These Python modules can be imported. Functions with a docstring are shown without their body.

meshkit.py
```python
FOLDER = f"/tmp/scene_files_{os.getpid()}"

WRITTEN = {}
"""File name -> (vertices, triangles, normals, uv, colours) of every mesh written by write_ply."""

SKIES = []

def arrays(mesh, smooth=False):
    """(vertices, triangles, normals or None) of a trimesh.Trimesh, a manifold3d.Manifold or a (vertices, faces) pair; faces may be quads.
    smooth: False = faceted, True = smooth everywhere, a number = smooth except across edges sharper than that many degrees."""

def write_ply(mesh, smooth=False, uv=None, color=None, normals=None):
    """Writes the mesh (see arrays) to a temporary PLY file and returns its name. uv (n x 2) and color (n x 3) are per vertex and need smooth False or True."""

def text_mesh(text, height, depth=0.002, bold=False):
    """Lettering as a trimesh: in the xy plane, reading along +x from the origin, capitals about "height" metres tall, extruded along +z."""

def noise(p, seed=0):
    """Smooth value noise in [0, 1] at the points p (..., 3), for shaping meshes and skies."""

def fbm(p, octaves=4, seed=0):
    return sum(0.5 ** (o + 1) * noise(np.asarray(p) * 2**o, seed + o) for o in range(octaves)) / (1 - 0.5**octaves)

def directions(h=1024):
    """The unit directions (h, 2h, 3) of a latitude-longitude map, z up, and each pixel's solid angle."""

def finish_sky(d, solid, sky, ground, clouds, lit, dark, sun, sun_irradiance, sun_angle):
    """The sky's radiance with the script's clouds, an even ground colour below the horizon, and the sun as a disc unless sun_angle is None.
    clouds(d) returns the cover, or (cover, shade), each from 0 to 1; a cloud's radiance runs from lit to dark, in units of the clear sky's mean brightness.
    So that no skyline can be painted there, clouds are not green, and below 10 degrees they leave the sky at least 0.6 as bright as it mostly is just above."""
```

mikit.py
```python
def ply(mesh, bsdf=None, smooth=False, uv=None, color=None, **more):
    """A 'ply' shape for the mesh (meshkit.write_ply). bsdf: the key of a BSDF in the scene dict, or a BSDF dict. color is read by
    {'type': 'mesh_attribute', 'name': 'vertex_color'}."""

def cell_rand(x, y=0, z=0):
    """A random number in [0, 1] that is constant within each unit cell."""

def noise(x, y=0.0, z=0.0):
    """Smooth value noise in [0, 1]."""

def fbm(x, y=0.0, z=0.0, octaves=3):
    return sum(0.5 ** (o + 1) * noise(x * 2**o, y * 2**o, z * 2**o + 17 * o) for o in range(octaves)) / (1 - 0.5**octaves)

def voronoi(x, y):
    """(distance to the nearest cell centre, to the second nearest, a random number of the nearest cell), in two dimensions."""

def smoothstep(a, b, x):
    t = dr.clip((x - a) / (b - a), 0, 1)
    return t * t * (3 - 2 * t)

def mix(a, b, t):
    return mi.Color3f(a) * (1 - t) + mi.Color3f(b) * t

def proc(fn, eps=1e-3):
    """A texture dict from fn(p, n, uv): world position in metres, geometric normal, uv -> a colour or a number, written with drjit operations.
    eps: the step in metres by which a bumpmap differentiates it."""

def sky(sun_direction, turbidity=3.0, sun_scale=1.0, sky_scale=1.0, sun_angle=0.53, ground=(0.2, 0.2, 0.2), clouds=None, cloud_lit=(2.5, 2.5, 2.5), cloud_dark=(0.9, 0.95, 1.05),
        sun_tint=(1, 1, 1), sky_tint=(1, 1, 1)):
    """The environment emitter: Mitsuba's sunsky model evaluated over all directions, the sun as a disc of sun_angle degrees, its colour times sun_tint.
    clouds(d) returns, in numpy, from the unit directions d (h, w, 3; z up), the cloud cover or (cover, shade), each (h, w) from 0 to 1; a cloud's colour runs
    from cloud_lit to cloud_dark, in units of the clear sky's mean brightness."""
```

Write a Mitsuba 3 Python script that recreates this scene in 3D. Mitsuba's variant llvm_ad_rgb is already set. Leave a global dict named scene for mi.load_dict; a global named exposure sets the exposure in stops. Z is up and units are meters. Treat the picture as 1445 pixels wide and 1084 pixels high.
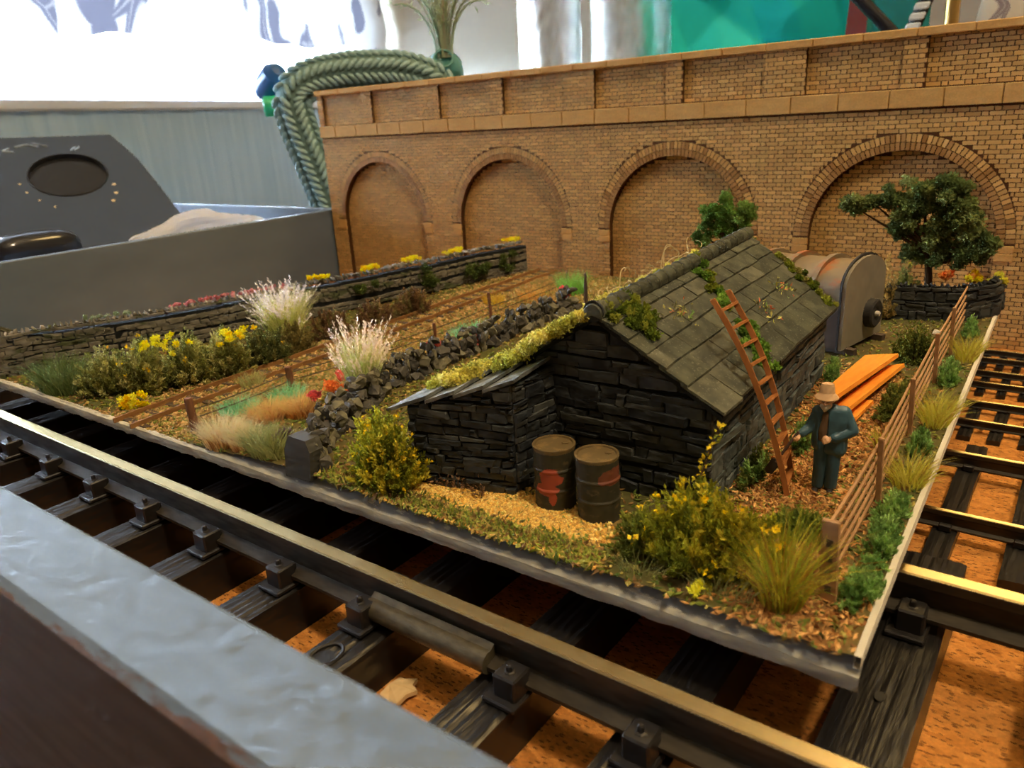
import math, numpy as np, trimesh, manifold3d as m3, drjit as dr, mitsuba as mi, mikit, meshkit
from mikit import proc, noise, fbm, voronoi, cell_rand, smoothstep, mix
from shapely.geometry import Polygon, box as sbox
T = mi.ScalarTransform4f
scene, labels = {}, {}
U = 0.001                                   # all builders work in millimetres; U turns them into metres

def lin(r, g, b):                           # an sRGB colour (0-255) as linear reflectance
    return [((c / 255 + .055) / 1.055) ** 2.4 if c > 10 else c / 3294.6 for c in (r, g, b)]

# ------------------------------------------------------------------ camera, sky, lamp, exposure
exposure = 2.02
FWD, UPV = (-0.5786709977526551, 0.7473479357422704, -0.3265133100141519), (-0.15201434886829976, 0.29449965388617194, 0.9434837526948048)
CAM = (0.0, 0.0, 0.091)
scene['camera'] = {'type': 'thinlens', 'fov': 67.5173, 'fov_axis': 'x', 'near_clip': 0.004, 'far_clip': 20.0, 'aperture_radius': 0.00036, 'focus_distance': 0.175,
                   'to_world': T().look_at(origin=list(CAM), target=[c + f for c, f in zip(CAM, FWD)], up=list(UPV))}
def clouds(d):
    n = meshkit.fbm(d * [3, 3, 5.0], 4, 3)
    return np.clip((n - .3) * 3.0, 0.35, .95), np.clip((n - .55) * 1.6, 0, .5)
scene['sky'] = mikit.sky([0.75, -0.5, 0.62], turbidity=3.5, sun_scale=0.0, sky_scale=130.0, ground=(.25, .26, .24), clouds=clouds, cloud_lit=(1.6, 1.9, 2.3), cloud_dark=(1.0, 1.2, 1.45), sky_tint=(.8, .95, 1.15))
LAMP = dict(at=(0.34, 0.02, 1.02), radius=0.075, power=(38.0, 30.0, 19.8))
LAMP2 = dict(at=(0.02, 0.62, 0.82), radius=0.12, power=(6.2, 4.1, 1.5))  # unseen lamp, added for golden glints on the rails and as fill

rng = np.random.default_rng(7)
# ------------------------------------------------------------------ helpers
def add(key, mesh, bsdf, smooth=False, color=None, **more):
    v, f = mesh if isinstance(mesh, tuple) else (mesh.vertices, mesh.faces)
    base, n = key, 1
    while key in scene:
        key = f'{base}_{n:03d}'; n += 1
    scene[key] = mikit.ply((np.asarray(v, float) * U, np.asarray(f)), bsdf, smooth, color=color, **more)
    return key
def thing(name):                            # the next free key of a thing that is made of parts
    key, n = name, 1
    while key in labels or key in scene or any(k.startswith(key + '__') for k in scene):
        key = f'{name}_{n:03d}'; n += 1
    return key
def tag(key, label, cat, group=None, kind=None):
    labels[key] = {'label': label, 'category': cat}
    if group: labels[key]['group'] = group
    if kind: labels[key]['kind'] = kind
    return key
def struct(key, label=None):
    labels[key] = {'kind': 'structure', 'label': label or key.replace('_', ' ')}
    return key
def stuffpart(key):
    labels[key] = {'kind': 'stuff'}
class MB:
    def __init__(s): s.v, s.f, s.c, s.n = [], [], [], 0
    def add(s, v, f, c=None):
        v, f = np.asarray(v, float), np.asarray(f, int)
        if f.shape[1] == 4: f = np.vstack([f[:, [0, 1, 2]], f[:, [0, 2, 3]]])
        s.v.append(v); s.f.append(f + s.n); s.n += len(v)
        if c is not None: s.c.append(np.broadcast_to(np.asarray(c, float), (len(v), 3)))
        return s
    def mesh(s): return np.vstack(s.v), np.vstack(s.f)
    def color(s): return np.vstack(s.c) if s.c else None
    def put(s, key, bsdf, smooth=False): return add(key, s.mesh(), bsdf, smooth, s.color())
_t = {}
def cbox(c, size, ch=0.0, rot=0.0):
    """A box with chamfered edges, centre c, full size, turned by rot degrees about z."""
    h = np.asarray(size, float) / 2; ch = min(ch, h.min() * .9)
    if ch <= 0:
        v = np.array([[x, y, z] for x in (-1, 1) for y in (-1, 1) for z in (-1, 1)]) * h
        key = 'b'
    else:
        v = np.array([[x * (h[0] - ch * (a != 0)), y * (h[1] - ch * (a != 1)), z * (h[2] - ch * (a != 2))] for x in (-1, 1) for y in (-1, 1) for z in (-1, 1) for a in range(3)])
        key = 'c'
    if key not in _t:
        u = np.array([[x, y, z] for x in (-1, 1) for y in (-1, 1) for z in (-1, 1)], float) if key == 'b' else \
            np.array([[x * (1 - .2 * (a != 0)), y * (1 - .2 * (a != 1)), z * (1 - .2 * (a != 2))] for x in (-1, 1) for y in (-1, 1) for z in (-1, 1) for a in range(3)])
        from scipy.spatial import ConvexHull
        hl = ConvexHull(u); f = hl.simplices.copy()
        for i, t in enumerate(f):
            a, b, c_ = u[t]
            if np.dot(np.cross(b - a, c_ - a), a + b + c_) < 0: f[i] = t[::-1]
        _t[key] = f
    if rot:
        r = math.radians(rot); v = v @ np.array([[math.cos(r), math.sin(r), 0], [-math.sin(r), math.cos(r), 0], [0, 0, 1]])
    return v + np.asarray(c, float), _t[key]
def tube(path, r, n=6, cap=True):
    p = np.asarray(path, float); r = np.broadcast_to(np.asarray(r, float), (len(p),))
    t = np.gradient(p, axis=0); t /= np.linalg.norm(t, axis=1, keepdims=True) + 1e-12
    ref = np.array([0, 0, 1.0]) if abs(t[:, 2]).mean() < .9 else np.array([1.0, 0, 0])
    a = np.cross(t, ref); a /= np.linalg.norm(a, axis=1, keepdims=True) + 1e-12
    b = np.cross(t, a); g = np.arange(n) * 2 * np.pi / n
    v = (p[:, None] + r[:, None, None] * (np.cos(g)[None, :, None] * a[:, None] - np.sin(g)[None, :, None] * b[:, None])).reshape(-1, 3)
    i, j = np.meshgrid(np.arange(len(p) - 1), np.arange(n), indexing='ij')
    q = np.stack([i * n + j, i * n + (j + 1) % n, (i + 1) * n + (j + 1) % n, (i + 1) * n + j], -1).reshape(-1, 4)
    f = np.vstack([q[:, [0, 2, 1]], q[:, [0, 3, 2]]])
    if cap:
        k = len(v); v = np.vstack([v, p[0], p[-1]]); e = (len(p) - 1) * n
        f = np.vstack([f, [[k, j, (j + 1) % n] for j in range(n)], [[k + 1, e + (j + 1) % n, e + j] for j in range(n)]])
    return v, f[:, ::-1]
def lathe(profile, n=28, c=(0, 0, 0)):
    pr = np.asarray(profile, float); g = np.arange(n) * 2 * np.pi / n
    v = np.stack([pr[:, :1] * np.cos(g), pr[:, :1] * np.sin(g), np.repeat(pr[:, 1:], n, 1)], -1).reshape(-1, 3)
    i, j = np.meshgrid(np.arange(len(pr) - 1), np.arange(n), indexing='ij')
    q = np.stack([i * n + j, i * n + (j + 1) % n, (i + 1) * n + (j + 1) % n, (i + 1) * n + j], -1).reshape(-1, 4)
    return v + np.asarray(c, float), np.vstack([q[:, [0, 1, 2]], q[:, [0, 2, 3]]])
def prism(poly, z0, z1):
    """A straight prism over the closed outline poly (n x 2)."""
    m = trimesh.creation.extrude_polygon(Polygon(poly), z1 - z0, engine='earcut')
    return np.array(m.vertices) + [0, 0, z0], np.array(m.faces)
def place(vf, o, ex, ey, ez):               # local axes -> world
    v, f = vf; return np.asarray(o, float) + v @ np.array([ex, ey, ez], float), f
def stone(poly, depth, bevel, r=rng):
    """A stone face over a convex outline: (x, y) on the wall, z out of it, edges worn back."""
    p = np.asarray(poly, float); c = p.mean(0); n = len(p)
    e = np.linalg.norm(p - c, axis=1, keepdims=True); q = c + (p - c) * np.maximum(.35, 1 - bevel / np.maximum(e, .1))
    tilt = r.normal(0, .05, 2)
    v = np.vstack([np.c_[p, np.full(n, -.6)], np.c_[p, np.full(n, depth * .55)], np.c_[q, depth + (q - c) @ tilt], [[*c, depth * 1.04]]])
    f = []
    for i in range(n):
        j = (i + 1) % n
        for a in (0, n): f += [[a + i, a + j, a + n + j], [a + i, a + n + j, a + n + i]]
        f.append([2 * n + i, 2 * n + j, 3 * n])
    return v, np.array(f)
def rock(c, size, r=rng, n=11):
    p = r.normal(size=(n, 3)); p /= np.linalg.norm(p, axis=1, keepdims=True); p *= r.uniform(.75, 1.05, (n, 1)) * np.asarray(size) / 2
    h = trimesh.convex.convex_hull(p); return np.array(h.vertices) + np.asarray(c), np.array(h.faces)
def jit(c, a=.06, r=rng): return np.clip(np.asarray(c) * (1 + r.normal(0, a)) * (1 + r.normal(0, a * .4, 3)), 0.004, .95)

# foliage: blades (tufts) and leaves (bushes), every vertex coloured by its blade or leaf
def blades(n, c, spread, h, lean, width, cols, r=rng, tipcol=None, curl=.25):
    """n grass blades rooted in an ellipse of half sizes spread around c, height h, tapering to a point."""
    ang, rad = r.uniform(0, 2 * np.pi, n), np.sqrt(r.uniform(0, 1, n))
    root = np.c_[np.cos(ang) * rad * spread[0], np.sin(ang) * rad * spread[1], np.zeros(n)] + np.asarray(c)
    a2 = ang + r.normal(0, .7, n); out = np.c_[np.cos(a2), np.sin(a2), np.zeros(n)]
    hh = h * r.uniform(.55, 1.08, n); l = lean * (.25 + rad) * r.uniform(.4, 1.3, n)
    t = np.array([0, .35, .7, 1.0]); side = np.c_[-np.sin(a2 + 1.2), np.cos(a2 + 1.2), np.zeros(n)]
    w = width * np.array([1, .85, .5, .06])
    z = hh[:, None] * (t - curl * l[:, None] * t ** 3); o = hh[:, None] * l[:, None] * t ** 1.7
    mid = root[:, None] + out[:, None] * o[..., None] + np.array([0, 0, 1.0]) * z[..., None]
    v = np.stack([mid - side[:, None] * w[:, None] / 2, mid + side[:, None] * w[:, None] / 2], 2).reshape(-1, 3)
    q = np.array([[0, 1, 3, 2], [2, 3, 5, 4], [4, 5, 7, 6]]); f = (np.arange(n)[:, None, None] * 8 + q).reshape(-1, 4)
    cols = np.asarray(cols); cc = cols[r.integers(0, len(cols), n)] * r.uniform(.75, 1.25, (n, 1))
    cc = np.repeat(cc[:, None], 8, 1)
    if tipcol is not None: cc[:, 4:] = np.asarray(tipcol) * r.uniform(.8, 1.2, (n, 1, 1))
    return v, np.vstack([f[:, [0, 1, 2]], f[:, [0, 2, 3]]]), np.clip(cc.reshape(-1, 3) * FB, .003, .95)
def leaves(P, size, cols, r=rng, up=.3, aspect=.45, along=None):
    """A rhombic leaf, folded along its rib, at every point of P."""
    n = len(P); d = r.normal(size=(n, 3)); d[:, 2] += up
    if along is not None: d = d * .55 + along
    d /= np.linalg.norm(d, axis=1, keepdims=True); s = np.cross(d, r.normal(size=(n, 3))); s /= np.linalg.norm(s, axis=1, keepdims=True); u = np.cross(d, s)
    L = (size * r.uniform(.6, 1.35, n))[:, None]
    v = np.stack([P, P + d * L * .45 + s * L * aspect * .5 + u * L * .1, P + d * L, P + d * L * .45 - s * L * aspect * .5 + u * L * .1], 1).reshape(-1, 3)
    f = (np.arange(n)[:, None, None] * 4 + np.array([[0, 1, 2], [0, 2, 3]])).reshape(-1, 3)
    cols = np.asarray(cols); cc = cols[r.integers(0, len(cols), n)] * r.uniform(.7, 1.3, (n, 1))
    return v, f, np.clip(np.repeat(cc, 4, 0) * (FB if cc.max() < 1.35 * 1 and np.asarray(cols).max() < 1 else 1), .003, 2.5)
def bush(key, c, rad, nstem, per, leaf, cols, r=rng, stemcol=(.06, .04, .02), up=.6, flowers=0, fcol=None, fsize=.9, bsdf='foliage', aspect=.45):
    """A shrub: stems fan out from the foot c into a dome of half sizes rad; leaves sit along each stem."""
    c = np.asarray(c, float); rad = np.asarray(rad, float)
    d = r.normal(size=(nstem, 3)); d[:, 2] = np.abs(d[:, 2]) + .15; d /= np.linalg.norm(d, axis=1, keepdims=True)
    tip = c + d * rad * r.uniform(.7, 1.08, (nstem, 1)); foot = c + np.c_[(tip - c)[:, :2] * .45, np.zeros(nstem)] + r.normal(0, .25, (nstem, 3)) * [1, 1, 0]
    t = r.uniform(.18, 1, (nstem, per)); P = foot[:, None] + (tip - foot)[:, None] * t[..., None] + r.normal(0, .22, (nstem, per, 3)) * leaf
    P[..., 2] = np.maximum(P[..., 2], c[2])
    al = np.repeat((tip - foot)[:, None] / (np.linalg.norm(tip - foot, axis=1)[:, None, None] + 1e-6), per, 1).reshape(-1, 3)
    cols = np.asarray(cols); sc = cols[r.integers(0, len(cols), nstem)]
    v, f, cc = leaves(P.reshape(-1, 3), leaf, [[1, 1, 1]], r, up, aspect, al * .8)
    cc = np.clip(cc * FB * np.repeat(sc * r.uniform(.8, 1.2, (nstem, 1)), per * 4, 0), .003, .92)
    add(key + '__foliage', (v, f), bsdf, False, cc); stuffpart(key + '__foliage')
    sm = MB()
    for a, b in zip(foot[: nstem // 2], tip[: nstem // 2]): sm.add(*tube([a - [0, 0, .4], a * .4 + b * .6], [.16, .07], 3, False))
    sm.put(key + '__stem', 'twig')
    if flowers:
        k = r.choice(nstem, min(flowers, nstem), replace=False); mb = MB()
        for p in tip[k]:
            q = p + r.normal(0, .3, (5, 3)); v, f, c2 = leaves(q, fsize, [fcol], r, .9, .9); mb.add(v, f, c2)
        mb.put(key + '__flower', bsdf)
    return key
def clump(key, pts, rad, n, leaf, cols, r=rng, bsdf='foliage', up=.3, aspect=.5, part='foliage'):
    """Foam-like foliage: n leaves in a shell around every point of pts."""
    P = []
    for p, q in zip(pts, np.broadcast_to(np.asarray(rad, float), (len(pts),))):
        d = r.normal(size=(n, 3)); d /= np.linalg.norm(d, axis=1, keepdims=True); P.append(np.asarray(p) + d * q * r.uniform(.45, 1.05, (n, 1)) * [1, 1, .85])
    P = np.vstack(P); cols = np.asarray(cols); base = np.repeat(cols[r.integers(0, len(cols), len(pts))] * r.uniform(.85, 1.15, (len(pts), 1)), n * 4, 0)
    v, f, cc = leaves(P, leaf, [[1, 1, 1]], r, up, aspect)
    k = key + ('__' + part if part else '')
    add(k, (v, f), bsdf, False, np.clip(cc * base * FB, .003, .92)); 
    if part: stuffpart(k)
    return k
def tuft(name, c, spread, h, lean, n, cols, label, cat='grass tuft', width=.22, tip=None, seeds=None, group=None, nseed=6):
    k = thing(name); v, f, cc = blades(n, c, spread, h, lean, width, cols, tipcol=tip)
    add(k + '__blades', (v, f), 'foliage', False, cc); stuffpart(k + '__blades')
    if seeds is not None:
        q = v.reshape(-1, 8, 3); top, mid = q[:, 6:].mean(1), q[:, 4:6].mean(1); ok = np.nonzero(top[:, 2] > c[2] + h * .45)[0][::nseed]; top, mid = top[ok], mid[ok]
        s_ = np.linspace(-.1, 1.08, 26)[None, :, None]; P = (mid[:, None] * (1 - s_) + top[:, None] * s_).reshape(-1, 3); al = np.repeat((top - mid) / np.linalg.norm(top - mid, axis=1, keepdims=True), 26, 0)
        v2, f2, c2 = leaves(P + rng.normal(0, .13, P.shape), .95, [seeds], aspect=.42, along=al * 1.3); add(k + '__seed_heads', (v2, f2), 'foliage', False, c2); stuffpart(k + '__seed_heads')
    return tag(k, label, cat, group)

# ------------------------------------------------------------------ materials
def rgb(c): return {'type': 'rgb', 'value': [float(x) for x in c]}
def mat(name, color, rough=.6, metallic=0.0, spec=.5, **k):
    scene[name] = {'type': 'twosided', 'bsdf': {'type': 'principled', 'base_color': color if isinstance(color, dict) else rgb(color), 'roughness': rough, 'metallic': metallic, 'specular': spec, **k}}
    return name
def bump(name, color, rough, fn, scale, eps=2e-4, spec=.5, metallic=0.0, **k):
    scene[name] = {'type': 'twosided', 'bsdf': {'type': 'bumpmap', 'tex': proc(fn, eps), 'scale': scale,
                   'bsdf': {'type': 'principled', 'base_color': color if isinstance(color, dict) else rgb(color), 'roughness': rough, 'metallic': metallic, 'specular': spec, **k}}}
    return name
VC = {'type': 'mesh_attribute', 'name': 'vertex_color'}
scene['foliage'] = {'type': 'principledthin', 'base_color': VC, 'roughness': .7, 'diff_trans': .8, 'eta': 1.3}
FB = 1.55                                    # thin leaves pass half their light on
mat('painted', VC, .75, spec=.25)
mat('satin_paint', VC, .5, spec=.4)
mat('twig', lin(78, 58, 38), .9, spec=.1)
def f_cork(p, n, uv):
    x, y, z = p.x * 1000, p.y * 1000, p.z * 1000
    d1, d2, r = voronoi(x * .42 + noise(y * .5) * 1.5, y * .9)
    e1, e2, r2 = voronoi(x * 1.1 + 31, y * 1.9)
    c = mix(lin(166, 104, 44), lin(200, 138, 70), r)
    c = mix(c, mi.Color3f(lin(188, 122, 56)), r2 * .6)
    f1, f2, r3 = voronoi(x * .9 + 7, y * 2.6)
    return mix(c, mi.Color3f(lin(96, 52, 20)), ((r3 > .8) & (f1 < .42)) * .85) * (.85 + .3 * noise(x * 3, y * 4))
bump('cork', proc(f_cork), .85, lambda p, n, uv: fbm(p.x * 900, p.y * 1600, 0, 3), .0006, spec=.2)
BR = [lin(204, 166, 104), lin(196, 156, 94), lin(212, 174, 112), lin(188, 148, 88)]
for i, c in enumerate(BR):
    mat(f'mdf_brick_{"abcd"[i]}', c, .8, spec=.15)
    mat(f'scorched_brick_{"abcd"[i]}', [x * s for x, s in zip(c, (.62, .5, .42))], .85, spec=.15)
mat('mdf_burnt', lin(74, 46, 22), .9, spec=.1)
def f_mdf(p, n, uv):
    x, z = p.x * 1000, p.z * 1000
    return mix(lin(190, 146, 82), lin(212, 170, 104), fbm(x * .25, z * .8, p.y * 300)) * (.92 + .16 * noise(x * 2.3, z * 2.3))
mat('mdf_stone', proc(f_mdf), .8, spec=.15)
def f_slate(dark, light, k, fleck=.25):
    def f(p, n, uv):
        x, y, z = p.x * 1000, p.y * 1000, p.z * 1000
        a = fbm(x * .35 + k, y * .35, z * .35, 4)
        c = mix(dark, light, smoothstep(.3, .75, a))
        return mix(c, mi.Color3f(lin(132, 130, 112)), smoothstep(.72, .84, noise(x * 2.6, y * 2.6 + k, z * 2.6)) * fleck)
    return proc(f)
f_rel = lambda p, n, uv: fbm(p.x * 1100, p.y * 1100, p.z * 1600, 4)
for i, (a, b) in enumerate([((50, 54, 42), (80, 82, 64)), ((60, 62, 50), (90, 90, 72)), ((43, 47, 37), (72, 75, 58))]):
    bump(f'roof_slate_{"abc"[i]}', f_slate(lin(*a), lin(*b), i * 9.0), .62, f_rel, .00035, spec=.4)
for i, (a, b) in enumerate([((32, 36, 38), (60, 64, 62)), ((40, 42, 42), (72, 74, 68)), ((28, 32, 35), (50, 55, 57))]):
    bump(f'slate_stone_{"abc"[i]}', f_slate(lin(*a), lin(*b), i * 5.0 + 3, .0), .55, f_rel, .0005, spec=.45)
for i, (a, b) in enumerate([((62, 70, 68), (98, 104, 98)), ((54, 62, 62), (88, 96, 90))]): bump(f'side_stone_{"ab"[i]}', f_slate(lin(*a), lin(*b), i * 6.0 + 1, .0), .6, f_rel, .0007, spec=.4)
mat('slate_joint', lin(26, 28, 28), .9, spec=.2)
bump('weathered_slate', f_slate(lin(70, 74, 72), lin(120, 124, 122), 2.0), .5, f_rel, .0004, spec=.5)
def f_drystone(p, n, uv):
    x, y, z = p.x * 1000, p.y * 1000, p.z * 1000
    c = mix(lin(66, 66, 58), lin(136, 130, 116), fbm(x * .5, y * .5, z * .7, 4))
    return mix(c, mi.Color3f(lin(64, 74, 40)), smoothstep(.56, .74, fbm(x * .18 + 7, y * .18, z * .3)) * .8)
bump('drystone', proc(f_drystone), .85, f_rel, .0006, spec=.2)
def f_rubble(p, n, uv):
    x, y, z = p.x * 1000, p.y * 1000, p.z * 1000
    return mix(lin(40, 40, 38), lin(96, 92, 82), fbm(x * .6, y * .6, z * .6, 4))
bump('rubble', proc(f_rubble), .7, f_rel, .0007, spec=.35)
# track plastics and metals
bump('sleeper_plastic', lin(26, 24, 22), .34, lambda p, n, uv: fbm(p.x * 2600, p.y * 160, p.z * 900, 3), .00025, spec=.5)
mat('chair_plastic', lin(30, 27, 24), .42, spec=.5)
mat('rail_side', proc(lambda p, n, uv: mix(lin(34, 30, 25), lin(70, 62, 46), fbm(p.x * 260, p.y * 900, p.z * 900, 3))), .5, metallic=.35)
scene['rail_top'] = {'type': 'twosided', 'bsdf': {'type': 'roughconductor', 'material': 'none', 'specular_reflectance': proc(lambda p, n, uv: mix(lin(222, 198, 148), lin(246, 224, 170), fbm(p.x * 60, p.y * 4000, 0, 3))), 'alpha_u': .1, 'alpha_v': .5}}
mat('joiner_metal', proc(lambda p, n, uv: mix(lin(60, 52, 38), lin(108, 98, 70), fbm(p.x * 500, p.y * 900, p.z * 900, 3))), .42, metallic=.4)
# painted boards
def f_board(p, n, uv):
    x, y, z = p.x * 1000, p.y * 1000, p.z * 1000
    c = mix(lin(84, 98, 112), lin(104, 118, 132), fbm(x * .12, y * .4, z * .4))
    w = fbm(x * .22, y * .9, z * .9, 4) * 2.6
    worn = smoothstep(0, .5, w - (y - 23.3)) * (n.y < .5)
    c = mix(c, mi.Color3f(lin(92, 66, 48)) * (.7 + .6 * noise(x, y, z)), worn)
    return mix(c, mi.Color3f(lin(74, 60, 46)) * (.75 + .5 * fbm(x * .08, z * .6, 0)), (n.y < -.8) & (z < 42.2 + .8 * noise(x * .5)))
bump('front_paint', proc(f_board), .5, lambda p, n, uv: fbm(p.x * 480, p.y * 820, p.z * 500, 4), .00036, eps=2e-4, spec=.5)
bump('end_paint', proc(lambda p, n, uv: mix(lin(84, 98, 112), lin(104, 118, 132), fbm(p.x * 60, p.y * 30, p.z * 60, 3))), .45, lambda p, n, uv: fbm(p.x * 300, p.y * 120, p.z * 400, 3), .0002, spec=.5)
mat('raw_wood', proc(lambda p, n, uv: mix(lin(120, 92, 62), lin(150, 118, 82), fbm(p.x * 30, p.y * 400, p.z * 400, 3))), .8, spec=.2)
def f_fascia(p, n, uv):
    x, z = p.x * 1000, p.z * 1000
    c = mix(lin(150, 146, 130), lin(200, 194, 172), fbm(x * .25, z * 1.2, 0, 4))
    c = mix(c, mi.Color3f(lin(120, 118, 112)), smoothstep(20.9, 21.3, z + .5 * noise(x * .5)))
    return mix(c, mi.Color3f(lin(206, 198, 172)), smoothstep(.66, .8, fbm(x * .5 + 9, z * 2.2, 0, 3)) * .6)
bump('fascia_paint', proc(f_fascia), .85, lambda p, n, uv: fbm(p.x * 260, p.y * 260, p.z * 900, 4), .0004, spec=.12)
mat('card_white', lin(206, 200, 182), .8, spec=.15)
bump('orange_wood', proc(lambda p, n, uv: mix(lin(218, 128, 34), lin(246, 164, 62), fbm(p.x * 1500, p.y * 260, p.z * 900, 3))), .55, f_rel, .0001, spec=.3)
bump('fence_wood', proc(lambda p, n, uv: mix(lin(146, 108, 72), lin(186, 146, 104), fbm(p.x * 700, p.y * 90, p.z * 700, 3))), .7, f_rel, .0001, spec=.2)
bump('ladder_wood', proc(lambda p, n, uv: mix(lin(128, 78, 38), lin(172, 110, 58), fbm(p.x * 600, p.y * 300, p.z * 120, 3))), .55, f_rel, .0001, spec=.3)
mat('post_wood', proc(lambda p, n, uv: mix(lin(96, 62, 44), lin(128, 88, 62), fbm(p.x * 900, p.y * 900, p.z * 200, 3))), .75, spec=.2)
mat('wire', lin(84, 76, 62), .45, metallic=.7)
# ------------------------------------------------------------------ the room
RR, SS = np.array([.9397, .3420, 0]), np.array([-.3420, .9397, 0])      # the room stands turned against the layout: r to the right, s into it
def rs(r, s, z): return RR * r + SS * s + np.array([0, 0, z])
def room_box(r0, r1, s0, s1, z0, z1, ch=0.0):
    v, f = cbox(((r0 + r1) / 2, (s0 + s1) / 2, (z0 + z1) / 2), (r1 - r0, s1 - s0, z1 - z0), ch)
    return np.c_[v[:, :1] * RR[:2] + v[:, 1:2] * SS[:2], v[:, 2]], f
mat('wall_paint', lin(182, 172, 154), .8, spec=.2)
mat('ceiling_paint', lin(224, 216, 200), .85, spec=.2)
mat('floor_wood', proc(lambda p, n, uv: mix(lin(110, 78, 50), lin(140, 104, 70), fbm(p.x * 3, p.y * 30))), .5)
mat('table_wood', proc(lambda p, n, uv: mix(lin(74, 52, 36), lin(102, 74, 50), fbm(p.x * 8, p.y * 70))), .45)
mat('white_gloss', lin(222, 232, 242), .3)
bump('hazed_panel_wood', proc(lambda p, n, uv: mix(lin(150, 190, 222), lin(188, 216, 240), fbm((p.x * .342 - p.y * .94) * 110, p.z * 7, 0, 4))), .5, lambda p, n, uv: fbm((p.x * .342 - p.y * .94) * 160, p.z * 9, 0, 3), .002, eps=2e-3)  # pale blue of the veiling glare is put into the wood colour
L0, S0, S1, B1 = -1000.0, 150.0, 1990.0, 2100.0
Z0, ZS, ZT, ZC = -760.0, 166.0, 980.0, 1500.0
RM, SM = 2000.0, -1500.0
w = MB()
w.add(*room_box(L0 - 120, L0, SM, B1, Z0, ZS - 26)); w.add(*room_box(L0 - 120, L0, SM, B1, ZT, ZC))
w.add(*room_box(L0 - 120, L0, SM, S0, ZS - 26, ZT)); w.add(*room_box(L0 - 120, L0, S1, B1, ZS - 26, ZT))
w.put('wall_left', 'wall_paint'); struct('wall_left', 'wall with the bright window')
add('wall_back', room_box(L0 - 120, RM + 100, B1, B1 + 100, Z0, ZC), 'wall_paint'); struct('wall_back', 'beige wall behind the viaduct')
add('wall_right', room_box(RM, RM + 100, SM, B1, Z0, ZC), 'wall_paint'); struct('wall_right')
mat('dark_panelling', lin(104, 82, 62), .6)
add('wall_front', room_box(L0 - 120, RM + 100, SM - 100, SM, Z0, ZC), 'dark_panelling'); struct('wall_front')
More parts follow.
